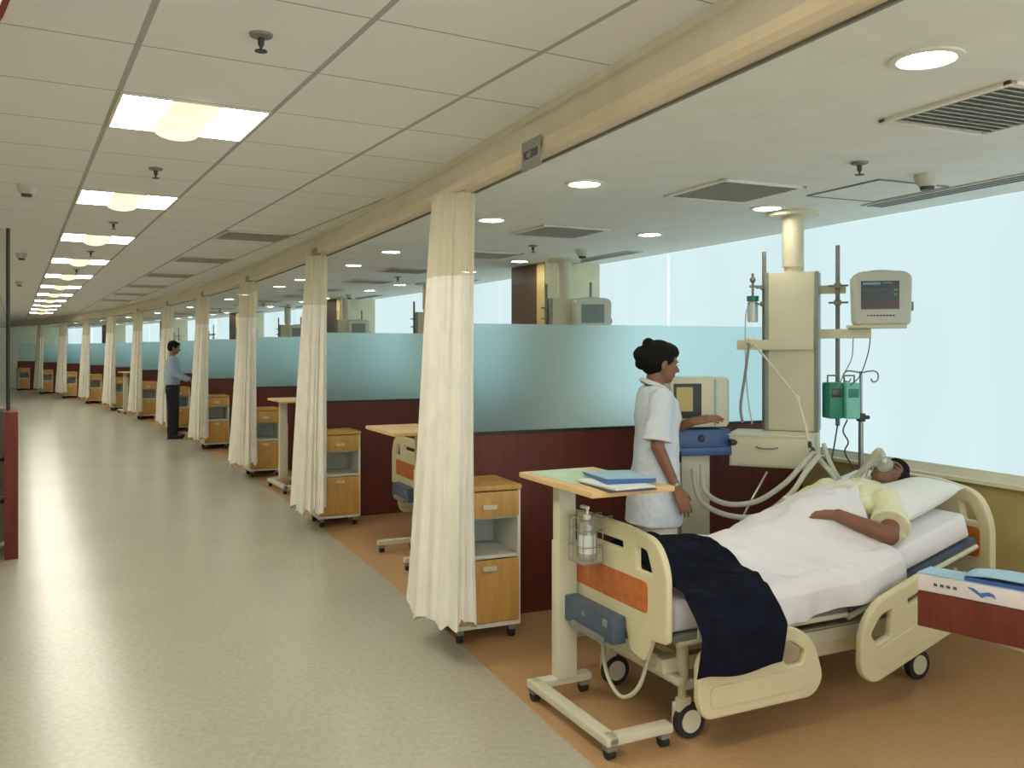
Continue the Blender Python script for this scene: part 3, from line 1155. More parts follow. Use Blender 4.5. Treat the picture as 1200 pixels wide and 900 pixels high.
def head_geo(mb, H, neck_base):
    """H: head frame, +x face direction, +z crown"""
    E = lambda c, r: mb.ell(c, r, mtx=H, u=20, v=14)
    E((-0.012, 0, 0.028), (0.092, 0.073, 0.083))
    E((0.022, 0, -0.022), (0.066, 0.060, 0.083))
    E((0.045, 0, -0.078), (0.036, 0.036, 0.028))
    E((0.062, 0, 0.022), (0.024, 0.048, 0.014))
    E((0.066, 0.030, -0.028), (0.020, 0.022, 0.022))
    E((0.066, -0.030, -0.028), (0.020, 0.022, 0.022))
    E((0.079, 0, -0.053), (0.012, 0.024, 0.006))
    E((0.078, 0, -0.062), (0.012, 0.020, 0.006))
    mb.cap((0.082, 0, 0.006), (0.103, 0, -0.024), 0.0065, 0.0105, H)
    E((0.092, 0.010, -0.028), (0.011, 0.008, 0.008))
    E((0.092, -0.010, -0.028), (0.011, 0.008, 0.008))
    for s in (-1, 1):
        E((-0.008, s * 0.075, -0.012), (0.018, 0.010, 0.031))
    a = H @ Vector((-0.022, 0, -0.055))
    mb.cap(a, neck_base, 0.047, 0.055)


def face_parts(H, parent, closed=False):
    for s in (-1, 1):
        mb = MB()
        if closed:
            mb.cap((0.082, s * 0.022, 0.001), (0.078, s * 0.042, 0.0), 0.0022, 0.0016, H)
            mb.build('eyelid', 'hair', parent)
        else:
            mb.ell((0.0765, s * 0.030, 0.003), (0.0075, 0.012, 0.005), mtx=H)
            e = mb.build('eye', 'white', parent)
            MB().ell((0.0825, s * 0.030, 0.003), (0.0025, 0.0055, 0.005), mtx=H).build('iris', 'hair', e)
        MB().cap((0.087, s * 0.016, 0.024), (0.078, s * 0.046, 0.024), 0.0036, 0.0022, H).build('eyebrow', 'hair', parent)


def hair_geo(H, parent, bun=False):
    mb = MB()
    mb.ell((-0.026, 0, 0.038), (0.098, 0.085, 0.088), mtx=H, u=24, v=16)
    mb.ell((-0.052, 0, 0.000), (0.068, 0.081, 0.080), mtx=H, u=24, v=16)
    mb.ell((0.028, 0, 0.078), (0.052, 0.062, 0.034), mtx=H, u=20, v=12)
    if bun:
        mb.ell((-0.06, 0, 0.012), (0.085, 0.088, 0.082), mtx=H, u=24, v=16)
        mb.ell((-0.118, 0, 0.022), (0.052, 0.062, 0.050), mtx=H, u=20, v=12)
        mb.ell((-0.098, 0, 0.088), (0.034, 0.044, 0.034), mtx=H, u=20, v=12)
        mb.ell((-0.112, 0, -0.026), (0.038, 0.048, 0.036), mtx=H, u=20, v=12)
        mb.ell((0.012, 0, 0.07), (0.074, 0.072, 0.05), mtx=H, u=20, v=12)
    o = mb.build('hair', 'hair', parent)
    remesh(o, 0.005, 3)
    add_wrinkle(o, 0.006, 0.02)
    return o


def rings_ell(spec, n=28):
    return [[(cx + rx * math.copysign(abs(math.cos(2 * PI * k / n)) ** .85, math.cos(2 * PI * k / n)), cy + ry * math.copysign(abs(math.sin(2 * PI * k / n)) ** .85, math.sin(2 * PI * k / n)), z) for k in range(n)] for z, cx, cy, rx, ry in spec]


# ---- nurse
NL = Vector((0.80, 4.88, 0))
nurse = thing('person', 'nurse in white short-sleeved tunic with black hair bun, touching the ventilator', 'person', NL, R(6))
mb = MB()
HN = Matrix.Translation((0.035, 0.0, 1.497)) @ Matrix.Rotation(R(12), 4, 'Y') @ Matrix.Rotation(R(4), 4, 'Z')
head_geo(mb, HN, Vector((-0.01, 0, 1.355)))
mb.cap((-.01, -.09, 1.32), (-.01, .09, 1.32), .05, .05)
mb.loft(rings_ell([(0.80, 0, 0, .10, .15), (0.95, 0, 0, .095, .14), (1.08, 0, 0, .085, .12), (1.22, .005, 0, .095, .14), (1.32, -.005, 0, .075, .13), (1.37, -.01, 0, .04, .06)]))
# near (right) arm hanging
sR, eR, wR = Vector((-0.01, -0.165, 1.305)), Vector((-0.045, -0.205, 1.055)), Vector((0.055, -0.215, 0.835))
mb.cap(sR, eR, 0.045, 0.036); mb.cap(eR, wR, 0.037, 0.024)
hand(mb, wR + (wR - eR).normalized() * .012, (0.10, -0.01, -0.22), (0.3, -1, 0.1), side=1, curl=16, s=.92)
sL, eL, wL = Vector((0.0, 0.165, 1.305)), Vector((0.07, 0.20, 1.075)), Vector((0.215, 0.02, 1.165))
mb.cap(sL, eL, 0.045, 0.036); mb.cap(eL, wL, 0.037, 0.025)
hand(mb, wL + (wL - eL).normalized() * .012, (0.9, -0.25, 0.18), (0.0, -0.4, 1.0), side=1, curl=14, s=.92)
for s in (-1, 1):
    mb.cap((0, s * 0.085, 0.82), (0.01, s * 0.09, 0.45), 0.085, 0.055)
    mb.cap((0.01, s * 0.09, 0.45), (-0.01, s * 0.09, 0.08), 0.052, 0.036)
    mb.cap((-0.01, s * 0.09, 0.045), (0.12, s * 0.10, 0.03), 0.036, 0.028)
nb_ = remesh(mb.build('body', 'skin2', nurse))
hair_geo(HN, nurse, bun=True)
face_parts(HN, nurse)
mb = MB()
mb.loft(rings_ell([(0.615, -0.012, 0, .150, .205), (0.80, -0.006, 0, .138, .195), (0.95, 0, 0, .120, .172), (1.08, 0.002, 0, .112, .155), (1.20, .010, 0, .124, .165),
                   (1.28, .004, 0, .112, .175), (1.335, -.006, 0, .082, .150), (1.372, -.012, 0, .058, .085)]))
mb.cap((-.012, -.10, 1.322), (-.012, .10, 1.322), .062, .062)
mb.cap((-.01, -.165, 1.30), (-.038, -.199, 1.14), .066, .064)
mb.cyl((-.032, -.192, 1.18), (-.046, -.207, 1.095), .067, .075)
mb.cap((.0, .165, 1.30), (.045, .19, 1.15), .066, .064)
mb.cyl((.035, .185, 1.18), (.062, .20, 1.10), .067, .073)
tu = remesh(mb.build('tunic', 'tunic', nurse), 0.006, 5)
add_wrinkle(tu, 0.022, 0.10)
mb = MB()
mb.tube([(.045, -.045, 1.352), (.0, -.085, 1.372), (-.055, -.06, 1.395), (-.075, 0, 1.405), (-.055, .06, 1.395), (0, .085, 1.372), (.045, .045, 1.352), (.075, 0.0, 1.315)], 0.014)
mb.build('collar', 'pants', nurse)
mb = MB()
for k in range(14):
    pass
mb.cyl((-.0455, -.2065, 1.105), (-.049, -.21, 1.085), .0765, .0775, seg=24)
mb.build('sleeve_hem', 'pants', nurse)
mb = MB()
for s in (-1, 1):
    mb.cyl((0, s * 0.085, 0.85), (0.01, s * 0.095, 0.45), 0.105, 0.085, seg=20)
    mb.cyl((0.01, s * 0.095, 0.46), (0, s * 0.10, 0.07), 0.086, 0.08, seg=20)
add_wrinkle(remesh(mb.build('trousers', 'pants', nurse), 0.008, 5), 0.012, .1)
for s in (-1, 1):
    MB().ell((0.045, s * 0.10, 0.035), (0.125, 0.045, 0.035)).box((0.045, s * .1, .008), (.22, .075, .016), bev=.006).build('shoe', 'shoe', nurse)
MB().box((0.122, -0.06, 0.98), (.006, .03, .06), bev=.002).build('pocket_item', 'trouser', nurse)
MB().cyl((0.044, -.2143, .860), (0.050, -.2148, .848), .0285, seg=18).build('bangle', 'steel', nurse)

# ---- man by the far cabinet
mp = C(4.62, 0.02)
man = thing('person', 'man in pale blue shirt and dark trousers standing in the corridor', 'person', (-5.95, 15.35, 0), R(14))
mb = MB()
HM = Matrix.Translation((0.03, 0, 1.585)) @ Matrix.Rotation(R(14), 4, 'Y')
head_geo(mb, HM, Vector((-0.01, 0, 1.44)))
mb.loft(rings_ell([(0.86, 0, 0, .10, .15), (1.0, 0, 0, .10, .15), (1.2, .0, 0, .10, .16), (1.35, 0, 0, .10, .16), (1.42, -.01, 0, .06, .10)]))
for s in (-1, 1):
    sh_, el, wr_ = Vector((0, s * .185, 1.38)), Vector((0.05, s * .22, 1.12)), Vector((0.27, s * .16, 1.02))
    mb.cap(sh_, el, .05, .04); mb.cap(el, wr_, .04, .027)
    hand(mb, wr_, (1, -s * .2, -.3), (0, 0, 1), side=-s, curl=20)
    mb.cap((0, s * .09, .86), (0.01, s * .10, .47), .085, .055)
    mb.cap((0.01, s * .10, .47), (-.01, s * .10, .08), .055, .038)
    mb.cap((-0.01, s * 0.10, 0.045), (0.13, s * 0.11, 0.03), 0.036, 0.028)
remesh(mb.build('body', 'skin2', man), 0.006)
hair_geo(HM, man)
face_parts(HM, man)
mb = MB()
mb.loft(rings_ell([(0.94, 0, 0, .118, .165), (1.05, 0, 0, .125, .17), (1.2, .0, 0, .118, .175), (1.34, 0, 0, .11, .18), (1.41, -.01, 0, .075, .14), (1.445, -.012, 0, .06, .075)]))
for s in (-1, 1):
    sh_, el, wr_ = Vector((0, s * .185, 1.38)), Vector((0.05, s * .22, 1.12)), Vector((0.25, s * .165, 1.03))
    mb.cap(sh_, el, .066, .056); mb.cap(el, wr_, .054, .042)
add_wrinkle(remesh(mb.build('shirt', 'bshirt', man), 0.008, 4), .02, .1)
mb = MB()
mb.loft(rings_ell([(0.80, 0, 0, .12, .165), (0.90, 0, 0, .118, .165), (0.97, 0, 0, .112, .158)]))
for s in (-1, 1):
    mb.cyl((0, s * .088, .88), (0.01, s * .10, .47), .108, .085, seg=20)
    mb.cyl((0.01, s * .10, .48), (0, s * .105, .06), .086, .078, seg=20)
remesh(mb.build('trousers', 'trouser', man), 0.008, 4)
for s in (-1, 1):
    MB().ell((0.06, s * 0.11, 0.04), (0.14, 0.047, 0.04)).box((0.05, s * .11, .008), (.26, .08, .016), bev=.006).build('shoe', 'shoe', man)

# ---- patient (bed coordinates)
pat = bthing('person', 'patient in pale yellow gown lying on the bed with a breathing mask', 'person')
mtop = lambda x: deckz(x) + 0.125
hc = Vector((1.735, 0.45, 0.905))
# head frame: +x face direction (up, a little towards the foot and near side), +z crown (towards head board)
HP = frame(hc, (-0.30, -0.38, 0.87), (0.93, 0.0, 0.32))
mb = MB()
nbp = Vector((1.575, 0.44, 0.830))
head_geo(mb, HP, nbp)
# torso
rings = []
for x, zc_, ry, rz_ in ((0.90, .66, .13, .075), (1.05, .695, .16, .09), (1.2, .735, .15, .095), (1.35, .775, .165, .10), (1.47, .805, .17, .09), (1.56, .825, .12, .06)):
    rings.append([(x + 0.02 * math.sin(2 * PI * k / 28), BYC + ry * math.cos(2 * PI * k / 28), zc_ + rz_ * math.sin(2 * PI * k / 28)) for k in range(28)])
mb.loft(rings)
for s in (-1, 1):
    mb.cap((0.95, BYC + s * .08, .645), (0.55, BYC + s * .075, .625), .07, .05)
    mb.cap((0.55, BYC + s * .075, .625), (0.18, BYC + s * .07, .615), .048, .036)
    mb.cap((0.17, BYC + s * .07, .62), (0.15, BYC + s * .07, .665), .033, .028)
# near arm
shn, eln, wrn = Vector((1.50, 0.235, 0.815)), Vector((1.30, 0.07, 0.715)), Vector((1.155, 0.235, 0.795))
mb.cap(shn, eln, .052, .042); mb.cap(eln, wrn, .044, .029)
hand(mb, wrn + Vector((-.012, .014, .0)), (-0.62, 0.75, -0.02), (0.1, -0.45, 1.0), side=-1, curl=34, s=1.0)
# far arm
shf, elf, wrf = Vector((1.50, 0.645, 0.815)), Vector((1.25, 0.74, 0.69)), Vector((1.02, 0.66, 0.66))
mb.cap(shf, elf, .052, .042); mb.cap(elf, wrf, .044, .029)
remesh(mb.build('body', 'skin', pat))
hair_geo(HP, pat)
face_parts(HP, pat, closed=True)
mb = MB()
rings = []
for x, zc_, ry, rz_ in ((1.0, .665, .13, .06), (1.08, .69, .15, .085), (1.2, .73, .155, .10), (1.35, .78, .18, .115), (1.47, .81, .185, .105), (1.545, .828, .15, .08), (1.60, .84, .08, .06)):
    rings.append([(x + 0.03 * math.sin(2 * PI * k / 28), BYC + ry * math.cos(2 * PI * k / 28), zc_ + rz_ * math.sin(2 * PI * k / 28)) for k in range(28)])
mb.loft(rings)
d = (eln - shn)
mb.cap(shn + Vector((0, 0.03, 0)), shn + d * .45, .078, .076)
mb.cyl(shn + d * .35, shn + d * .74, .076, .092, seg=22)
d = (elf - shf)
mb.cap(shf, shf + d * .5, .075, .072)
mb.cyl(shf + d * .4, shf + d * .75, .072, .08, seg=20)
add_wrinkle(remesh(mb.build('gown', 'shirt', pat), 0.006, 5), .026, .07)
mb = MB()
nb2 = Vector((1.60, 0.44, 0.855))
mb.tube([nb2 + Vector((-.05, -.085, .0)), nb2 + Vector((.01, -.065, -.015)), nb2 + Vector((.03, 0, -.02)), nb2 + Vector((.01, .065, -.015)), nb2 + Vector((-.05, .06, .035)), nb2 + Vector((-.11, .0, .05)), nb2 + Vector((-.05, -.085, .0))], .011)
mb.build('gown_collar', 'shirt', pat)

# breathing mask on the face
mk = bthing('breathing_mask', 'clear breathing mask strapped over the nose and mouth of the patient', 'mask')
mb = MB()
mb.ell((0.098, 0, -0.040), (0.034, 0.036, 0.046), mtx=HP)
mb.build('mask_shell', 'bottle', mk)
mb = MB()
for zz in (0.0, -.055):
    mb.tube([HP @ Vector((.088, -.034, -.03 + zz * .4)), HP @ Vector((.045, -.078, -.018 + zz * .6)), HP @ Vector((-.03, -.088, -.01 + zz)), HP @ Vector((-.09, -.06, -.005 + zz))], .005)
mb.build('strap', 'pillow', mk)
mb = MB()
mb.cyl(HP @ Vector((.122, 0, -.045)), HP @ Vector((.16, 0, -.06)), .013, seg=12)
mb.build('connector', 'white', mk)
MW = BM
mask_world = MW @ (HP @ Vector((.16, 0, -.06)))

# ------------------------------------------------------------------ sanitiser bottle in its basket on the foot board
sb = bthing('hand_sanitizer', 'clear pump bottle of hand gel in a wire basket on the foot board', 'bottle')
bx, by = -0.085, 0.455
mb = MB()
mb.lathe([(0.0, .665), (.034, .665), (.037, .675), (.037, .80), (.030, .822), (.014, .830), (.014, .842), (0, .842)], (bx, by, 0))
mb.build('bottle_body', 'bottle', sb)
MB().lathe([(0, .84), (.017, .84), (.017, .862), (.006, .866), (.006, .892), (0, .892)], (bx, by, 0)).box((bx - .004, by + .014, .893), (.018, .055, .014), bev=.004).build('pump', 'white', sb)
MB().lathe([(.0378, .70), (.0378, .78), (.0372, .78), (.0372, .70)], (bx, by, 0)).build('bottle_label', 'paper', sb)
bk = bthing('wire_basket', 'steel wire basket hooked over the foot board around the gel bottle', 'basket')
mb = MB()
for z in (.66, .73, .80, .85):
    mb.tube([(bx - .048, by - .048, z), (bx - .048, by + .075, z), (bx + .048, by + .075, z), (bx + .048, by - .048, z), (bx - .048, by - .048, z)], .0022, smooth=False, seg=6)
for x in (-.048, 0, .048):
    for y in (-.048, 0, .04, .075):
        if x == 0 and y in (0, .04):
            continue
        mb.cyl((bx + x, by + y, .66), (bx + x, by + y, .85), .0022, seg=6)
for y in (-.02, 0.01, .045):
    mb.cyl((bx - .048, by + y, .66), (bx + .048, by + y, .66), .0022, seg=6)
mb.tube([(bx + .048, by - .03, .85), (.022, by - .03, .853), (.022, by - .03, .81)], .003, smooth=False, seg=6)
mb.tube([(bx + .048, by + .06, .85), (.022, by + .06, .853), (.022, by + .06, .81)], .003, smooth=False, seg=6)
mb.build('wire_cage', 'steel', bk)
MB().prism([(bx - .047, by - .046), (bx + .047, by - .046), (bx + .047, by + .073), (bx - .047, by + .073)], .663, .665).build('basket_floor', 'bottle', bk)

# ------------------------------------------------------------------ files on the overbed table
TT = Matrix.Translation((0.347, 3.70, 0)) @ Matrix.Rotation(R(26), 4, 'Z')


def tthing(name, m, poly, z0, z1, label, cat, group=None, rz=0.0, c=(0, 0)):
    mb = MB()
    T = TT @ Matrix.Translation((c[0], c[1], 0)) @ Matrix.Rotation(rz, 4, 'Z')
    mb.prism(rounded(poly, .006), z0, z1, T)
    o = mb.build(name, m, None, ang=30)
    tag(o, label, cat, group)
    return o


tthing('paper_sheet', 'filegr', [(-.14, -.19), (.14, -.19), (.14, .19), (-.14, .19)], 1.0002, 1.004, 'pale green papers lying flat at the back of the overbed table', 'paper', rz=R(3), c=(.07, .27))
tthing('clipboard', 'cable', [(-.11, -.16), (.11, -.16), (.11, .16), (-.11, .16)], 1.0002, 1.0042, 'dark clipboard lying lowest at the near edge of the overbed table', 'clipboard', rz=R(-4), c=(.075, -.045))
tthing('file_folder', 'paper', [(-.10, -.15), (.10, -.15), (.10, .15), (-.10, .15)], 1.0045, 1.012, 'white paper folder under the blue file on the overbed table', 'folder', rz=R(2), c=(.085, -.03))
# blue ring file: wedge shaped cover
ff = thing('ring_file', 'blue ring file with a pale blue cover lying on top of the papers', 'file', (0, 0, 0))
T = TT @ Matrix.Translation((.16, .06, 0)) @ Matrix.Rotation(R(-12), 4, 'Z')
mb = MB()
a, b = .11, .155
mb.loft([[T @ Vector(p) for p in ((-a, -b, 1.0125), (a, -b, 1.0125), (a, b, 1.0125), (-a, b, 1.0125))],
         [T @ Vector(p) for p in ((-a, -b, 1.034), (a, -b, 1.030), (a, b, 1.020), (-a, b, 1.022))]])
mb.build('file_block', 'fileb', ff, smooth=False)
mb = MB()
a, b = .113, .158
mb.loft([[T @ Vector(p) for p in ((-a, -b, 1.0345), (a, -b, 1.0305), (a, b, 1.0205), (-a, b, 1.0225))],
         [T @ Vector(p) for p in ((-a, -b, 1.0375), (a, -b, 1.0335), (a, b, 1.0235), (-a, b, 1.0255))]])
mb.build('cover', 'filelb', ff, smooth=False)

# ------------------------------------------------------------------ red-brown desk at the right edge with file box and papers
DP = Vector((1.389, 3.00))
fd = Vector((0.68, -0.735)).normalized()
pd = Vector((fd.y * -1, fd.x)).normalized()     # towards the back
pd = Vector((0.735, 0.68)).normalized()
dk = thing('desk', 'red-brown laminate desk corner at the right edge of the photo', 'desk', (DP.x, DP.y, 0), math.atan2(fd.y, fd.x))
MB().box((0.70, 0.20, 0.690), (1.40, 0.40, 0.12), bev=0.003).build('desktop', 'mahog2', dk, ang=30)
MB().box((0.90, 0.20, 0.315), (0.04, 0.36, 0.63), bev=.003).build('leg', 'mahog2', dk, ang=30)
MB().box((1.37, 0.20, 0.315), (0.04, 0.36, 0.63), bev=.003).build('leg', 'mahog2', dk, ang=30)
MB().box((1.13, 0.36, 0.40), (0.43, 0.02, 0.40), bev=.003).build('modesty_panel', 'mahog2', dk, ang=30)
DT = Matrix.Translation((DP.x, DP.y, 0)) @ Matrix.Rotation(math.atan2(fd.y, fd.x), 4, 'Z')
fb_ = thing('box_file', 'pale box file with blue top and a blue emblem on the red-brown desk', 'file', (0, 0, 0))
mb = MB(); mb.box((0.21, 0.06, .780), (.42, .11, .056), mtx=DT, bev=.003); mb.build('box_body', 'pinkish', fb_, ang=30)
mb = MB(); mb.box((0.21, 0.062, .8105), (.424, .112, .004), mtx=DT); mb.build('lid', 'filelb', fb_, ang=30)
mb = MB()
for k in range(4):
    x = .055 + .021 * k
    mb.box((x, .0035, .780), (.004, .002, .009), mtx=DT)
    mb.box((x + .006, .0035, .7785), (.005, .002, .006), mtx=DT)
    mb.box((x + .003, .0035, .784), (.008, .002, .002), mtx=DT)
mb.build('spine_marks', 'ink', fb_, smooth=False)
mb = MB()
XZd = DT @ Matrix.Translation((0.205, .0035, .778)) @ Matrix(((1, 0, 0, 0), (0, 0, 1, 0), (0, 1, 0, 0), (0, 0, 0, 1)))
mb.prism([(-.045, .016), (-.03, .006), (-.012, -.004), (.0, -.013), (.012, -.004), (.03, -.002), (.042, -.008), (.036, .006), (.02, .010), (.006, .006), (-.006, .002), (-.025, .014)], -.001, .001, XZd)
mb.build('emblem', 'inkblue', fb_, smooth=False)
mb = MB()
mb.box((.33, .075, .8185), (.36, .14, .012), mtx=DT)
o = mb.build('ring_binder', 'fileb', None, smooth=False)
tag(o, 'thin blue binder lying across the pale box file on the desk', 'binder')
mb = MB()
rows = []
for i in range(13):
    u = i / 12
    x = .15 + .36 * u
    z = .826 + .012 * math.sin(u * 3.0) ** 2 + .004 * math.sin(9 * u)
    rows.append([DT @ Vector((x, .010 + .13 * j / 6, z + .006 * math.sin(j / 6 * 3.1))) for j in range(7)])
mb.loft(rows, closed=False, caps=False)
o = mb.build('paper_stack', 'filelb', None)
md = o.modifiers.new('thick', 'SOLIDIFY'); md.thickness = .004; md.offset = 1
tag(o, 'curled pale blue papers on top of the blue binder at the desk', 'papers')

# ------------------------------------------------------------------ ceiling pendants


def make_pendant():
    """local: x into bay, y along ward (away), front at -y"""
    t = thing('ceiling_pendant', '', 'medical pendant')
    MB().cyl((0, 0, ZB - 0.025), (0, 0, ZB), 0.155, seg=32).build('ceiling_plate', 'pearl', t)
    MB().cyl((0, 0, 2.07), (0, 0, ZB - .02), 0.062, seg=28).build('drop_tube', 'pearl', t)
    MB().cyl((0, 0, 2.035), (0, 0, 2.08), 0.05, seg=24).build('swivel', 'pearl', t)
    b = MB().box((0, 0, 1.56), (0.27, 0.18, 0.95), bev=0.012).build('column', 'pearl', t, ang=30)
    mb = MB()
    for s in (-1, 1):
        mb.box((s * 0.142, 0, 1.56), (0.022, 0.19, 0.95), bev=0.004)
    mb.build('side_channel', 'pendside', b, ang=30)
    mb = MB()
    mb.box((-0.09, -0.20, 0.985), (0.45, 0.34, 0.175), bev=0.008)
    mb.box((-0.09, -0.195, 1.078), (0.47, 0.36, 0.012), bev=0.004)
    mb.box((0, 0, 0.99), (0.30, 0.18, 0.18), bev=.01)
    dr = mb.build('drawer_unit', 'pearl', t, ang=30)
    d = MB().box((-0.09, -0.377, 0.985), (0.42, 0.012, 0.15), bev=0.004).build('drawer_front', 'pearl', dr, ang=30)
    MB().tube([(-0.16, -0.386, 1.015), (-0.14, -0.400, 1.010), (-.10, -.402, 1.008), (-0.06, -0.400, 1.010), (-0.04, -0.386, 1.015)], 0.005).build('drawer_handle', 'grey', dr)
    MB().box((-0.09, -0.115, 1.60), (0.44, 0.05, 0.06), bev=0.005).build('equipment_rail', 'pearl', t, ang=30)
    MB().box((0.29, -0.02, 1.665), (0.30, 0.06, 0.055), bev=0.005).build('support_arm', 'pearl', t, ang=30)
    MB().box((0.22, .02, 1.93), (.16, .03, .05), bev=.004).build('pole_bracket', 'pearl', t, ang=30)
    MB().box((0.47, -0.05, 1.703), (0.32, 0.22, 0.018), bev=0.004).build('monitor_shelf', 'pearl', t, ang=30)
    for x, z1 in ((-0.168, 2.17), (0.255, 2.19)):
        p = MB().cyl((x, 0.0, 1.08 if x < 0 else 1.12), (x, 0.0, z1), 0.013, seg=12).build('pole', 'grey', t)
        mb = MB()
        for z in (1.95, 1.85):
            mb.box((x, -0.01, z), (0.04, 0.04, 0.03), bev=.004)
            mb.cyl((x - .05, -0.01, z), (x + .06, -0.01, z), .006, seg=8)
        mb.build('pole_clamp', 'grey', p)
    return t


pend = make_pendant()
pp = Vector((1.70, 5.30))
pend.location = (pp.x, pp.y, 0)
pend.rotation_euler = (0, 0, R(-24))
tag(pend, 'beige ceiling pendant column with drawer above the occupied bed', 'medical pendant', 'ceiling pendants')
for n in (2, 3, 4, 5, 6, 7, 8):
    o = copy_tree(pend)
    p = loc(n, -1.0, 2.10 if n == 2 else 2.05)
    for ch in kids(o):
        if ch.name.startswith(('monitor_shelf', 'support_arm')):
            ch.location = (-0.30, -0.19, 0)
    o.location = (p.x, p.y, 0)
    o.rotation_euler = (0, 0, head(n) - R(15))
    tag(o, 'beige ceiling pendant column showing above the frosted glass, %s from the camera' % ORD[n], 'medical pendant', 'ceiling pendants')


def make_monitor(off=False):
    t = thing('patient_monitor', '', 'monitor')
    ol = rounded([(-.148, 0), (.148, 0), (.155, .27), (.12, .29), (-.12, .29), (-.155, .27)], [.02, .02, .03, .03, .03, .03])
    XZ = Matrix(((1, 0, 0, 0), (0, 0, -1, 0), (0, 1, 0, 0), (0, 0, 0, 1)))
    me = plate([ol], 0.15, 0.015)
    me.transform(Matrix.Translation((0, 0, .012)) @ XZ)
    c = mesh_obj('casing', me, 'monitor', t)
    MB().box((-.012, -.0765, .175), (.215, .004, .165)).build('screen', 'scrgrey' if off else 'screen', t, smooth=False)
    if not off:
        s = kids(t)[-1]
        MB().box((-.06, -.080, .243), (.10, .003, .014)).box((.03, -.080, .246), (.05, .003, .005)).build('header_readout', 'scr3', s, smooth=False)
        mb = MB()
        for k in range(22):
            x = -.11 + .0062 * k
            mb.box((x, -.080, .205 + .008 * math.exp(-((k % 7) - 3) ** 2)), (.005, .002, .002))
        mb.box((.075, -.080, .205), (.018, .002, .014)).box((.075, -.08, .178), (.012, .002, .012))
        mb.build('green_readout', 'scr1', s, smooth=False)
        mb = MB()
        for k in range(9):
            mb.box((-.105 + .014 * k, -.080, .112 + .005 * (k % 3)), (.009, .002, .006))
        mb.box((.05, -.080, .135), (.02, .002, .01)).box((.078, -.08, .115), (.012, .002, .012))
        mb.build('red_readout', 'scr2', s, smooth=False)
    MB().tube([(-.09, 0, .30), (-.07, 0, .315), (0, 0, .320), (.07, 0, .315), (.09, 0, .30)], .009).build('carry_handle', 'monitor', t)
    MB().cyl((.155, -.02, .11), (.18, -.02, .11), .028, seg=20).build('side_dial', 'grey', t)
    mb = MB()
    for x in (-.12, .12):
        for y in (-.05, .05):
            mb.cyl((x, y, 0), (x, y, .02), .012, seg=10)
    mb.build('foot', 'cable', t)
    mb = MB()
    for k in range(9):
        mb.box((-.08 + .018 * k, -.079, .055), (.010, .004, .008), bev=.001)
    mb.build('keys', 'cable', t)
    return t


mon = make_monitor()
PM = Matrix.Translation((pp.x, pp.y, 0)) @ Matrix.Rotation(R(-24), 4, 'Z')
q = PM @ Vector((0.49, -0.06, 1.7125))
mon.location = q
mon.scale = (.94, .94, .97)
mon.rotation_euler = (0, 0, R(-15))
tag(mon, 'beige patient monitor with lit dark screen on the shelf beside the nearest pendant', 'monitor', 'patient monitors')
moff = make_monitor(True)
for i, n in enumerate((2, 3, 4, 5, 6)):
    o = moff if i == 0 else copy_tree(moff)
    p = loc(n, -1.0, 2.10 if n == 2 else 2.05)
    T = Matrix.Translation((p.x, p.y, 0)) @ Matrix.Rotation(head(n) - R(15), 4, 'Z')
    q = T @ Vector((0.19, -0.25, 1.7125))
    o.location = q
    o.rotation_euler = (0, 0, R(14))
    tag(o, 'grey patient monitor with blank screen on the %s pendant from the camera' % ORD[n], 'monitor', 'patient monitors')

# suction jar on the left pole
q = PM @ Vector((-0.235, -0.01, 0))
sj = thing('suction_jar', 'clear suction jar with green cap hung on the left pendant pole', 'medical jar', (q.x, q.y, 0))
MB().lathe([(0, 1.74), (.03, 1.74), (.032, 1.75), (.032, 1.86), (.02, 1.87), (0, 1.87)]).build('jar', 'bottle', sj)
MB().lathe([(0, 1.868), (.036, 1.868), (.036, 1.90), (0, 1.90)]).build('cap', 'teal', sj)
MB().cyl((0, 0, 1.90), (0, 0, 2.04), .008, seg=8).cyl((-.02, 0, 1.96), (.05, 0, 1.96), .007, seg=8).ell((0, 0, 2.0), (.018, .018, .02)).build('regulator', 'grey', sj)
MB().tube([(-.02, 0, 1.88), (-.05, -.02, 1.75), (-.05, -.03, 1.45), (-.04, -.05, 1.25), (-.02, -.06, 1.12)], .004).build('suction_tube', 'tube', sj)

# infusion pumps on right pole
q = PM @ Vector((0.255, -0.075, 0))
for k, (dx, m, lab) in enumerate(((-.025, 'teal', 'dark teal infusion pump clamped on the right pendant pole'), (.065, 'teal2', 'pale teal infusion pump beside the dark teal pump'))):
    t = thing('infusion_pump', lab, 'infusion pump', (q.x + dx, q.y - .02 * k, 1.17), R(4), 'infusion pumps')
    MB().box((0, 0, .105), (.085, .11, .21), bev=.012).build('pump_body', m, t, ang=30)
    MB().box((0, -.057, .15), (.06, .006, .05), bev=.002).build('display', 'screen' if k == 0 else 'teal', t)
    MB().tube([(-.03, 0, .205), (-.03, 0, .25), (.03, 0, .25), (.03, 0, .205)], .006, smooth=False).build('pump_handle', 'grey', t)

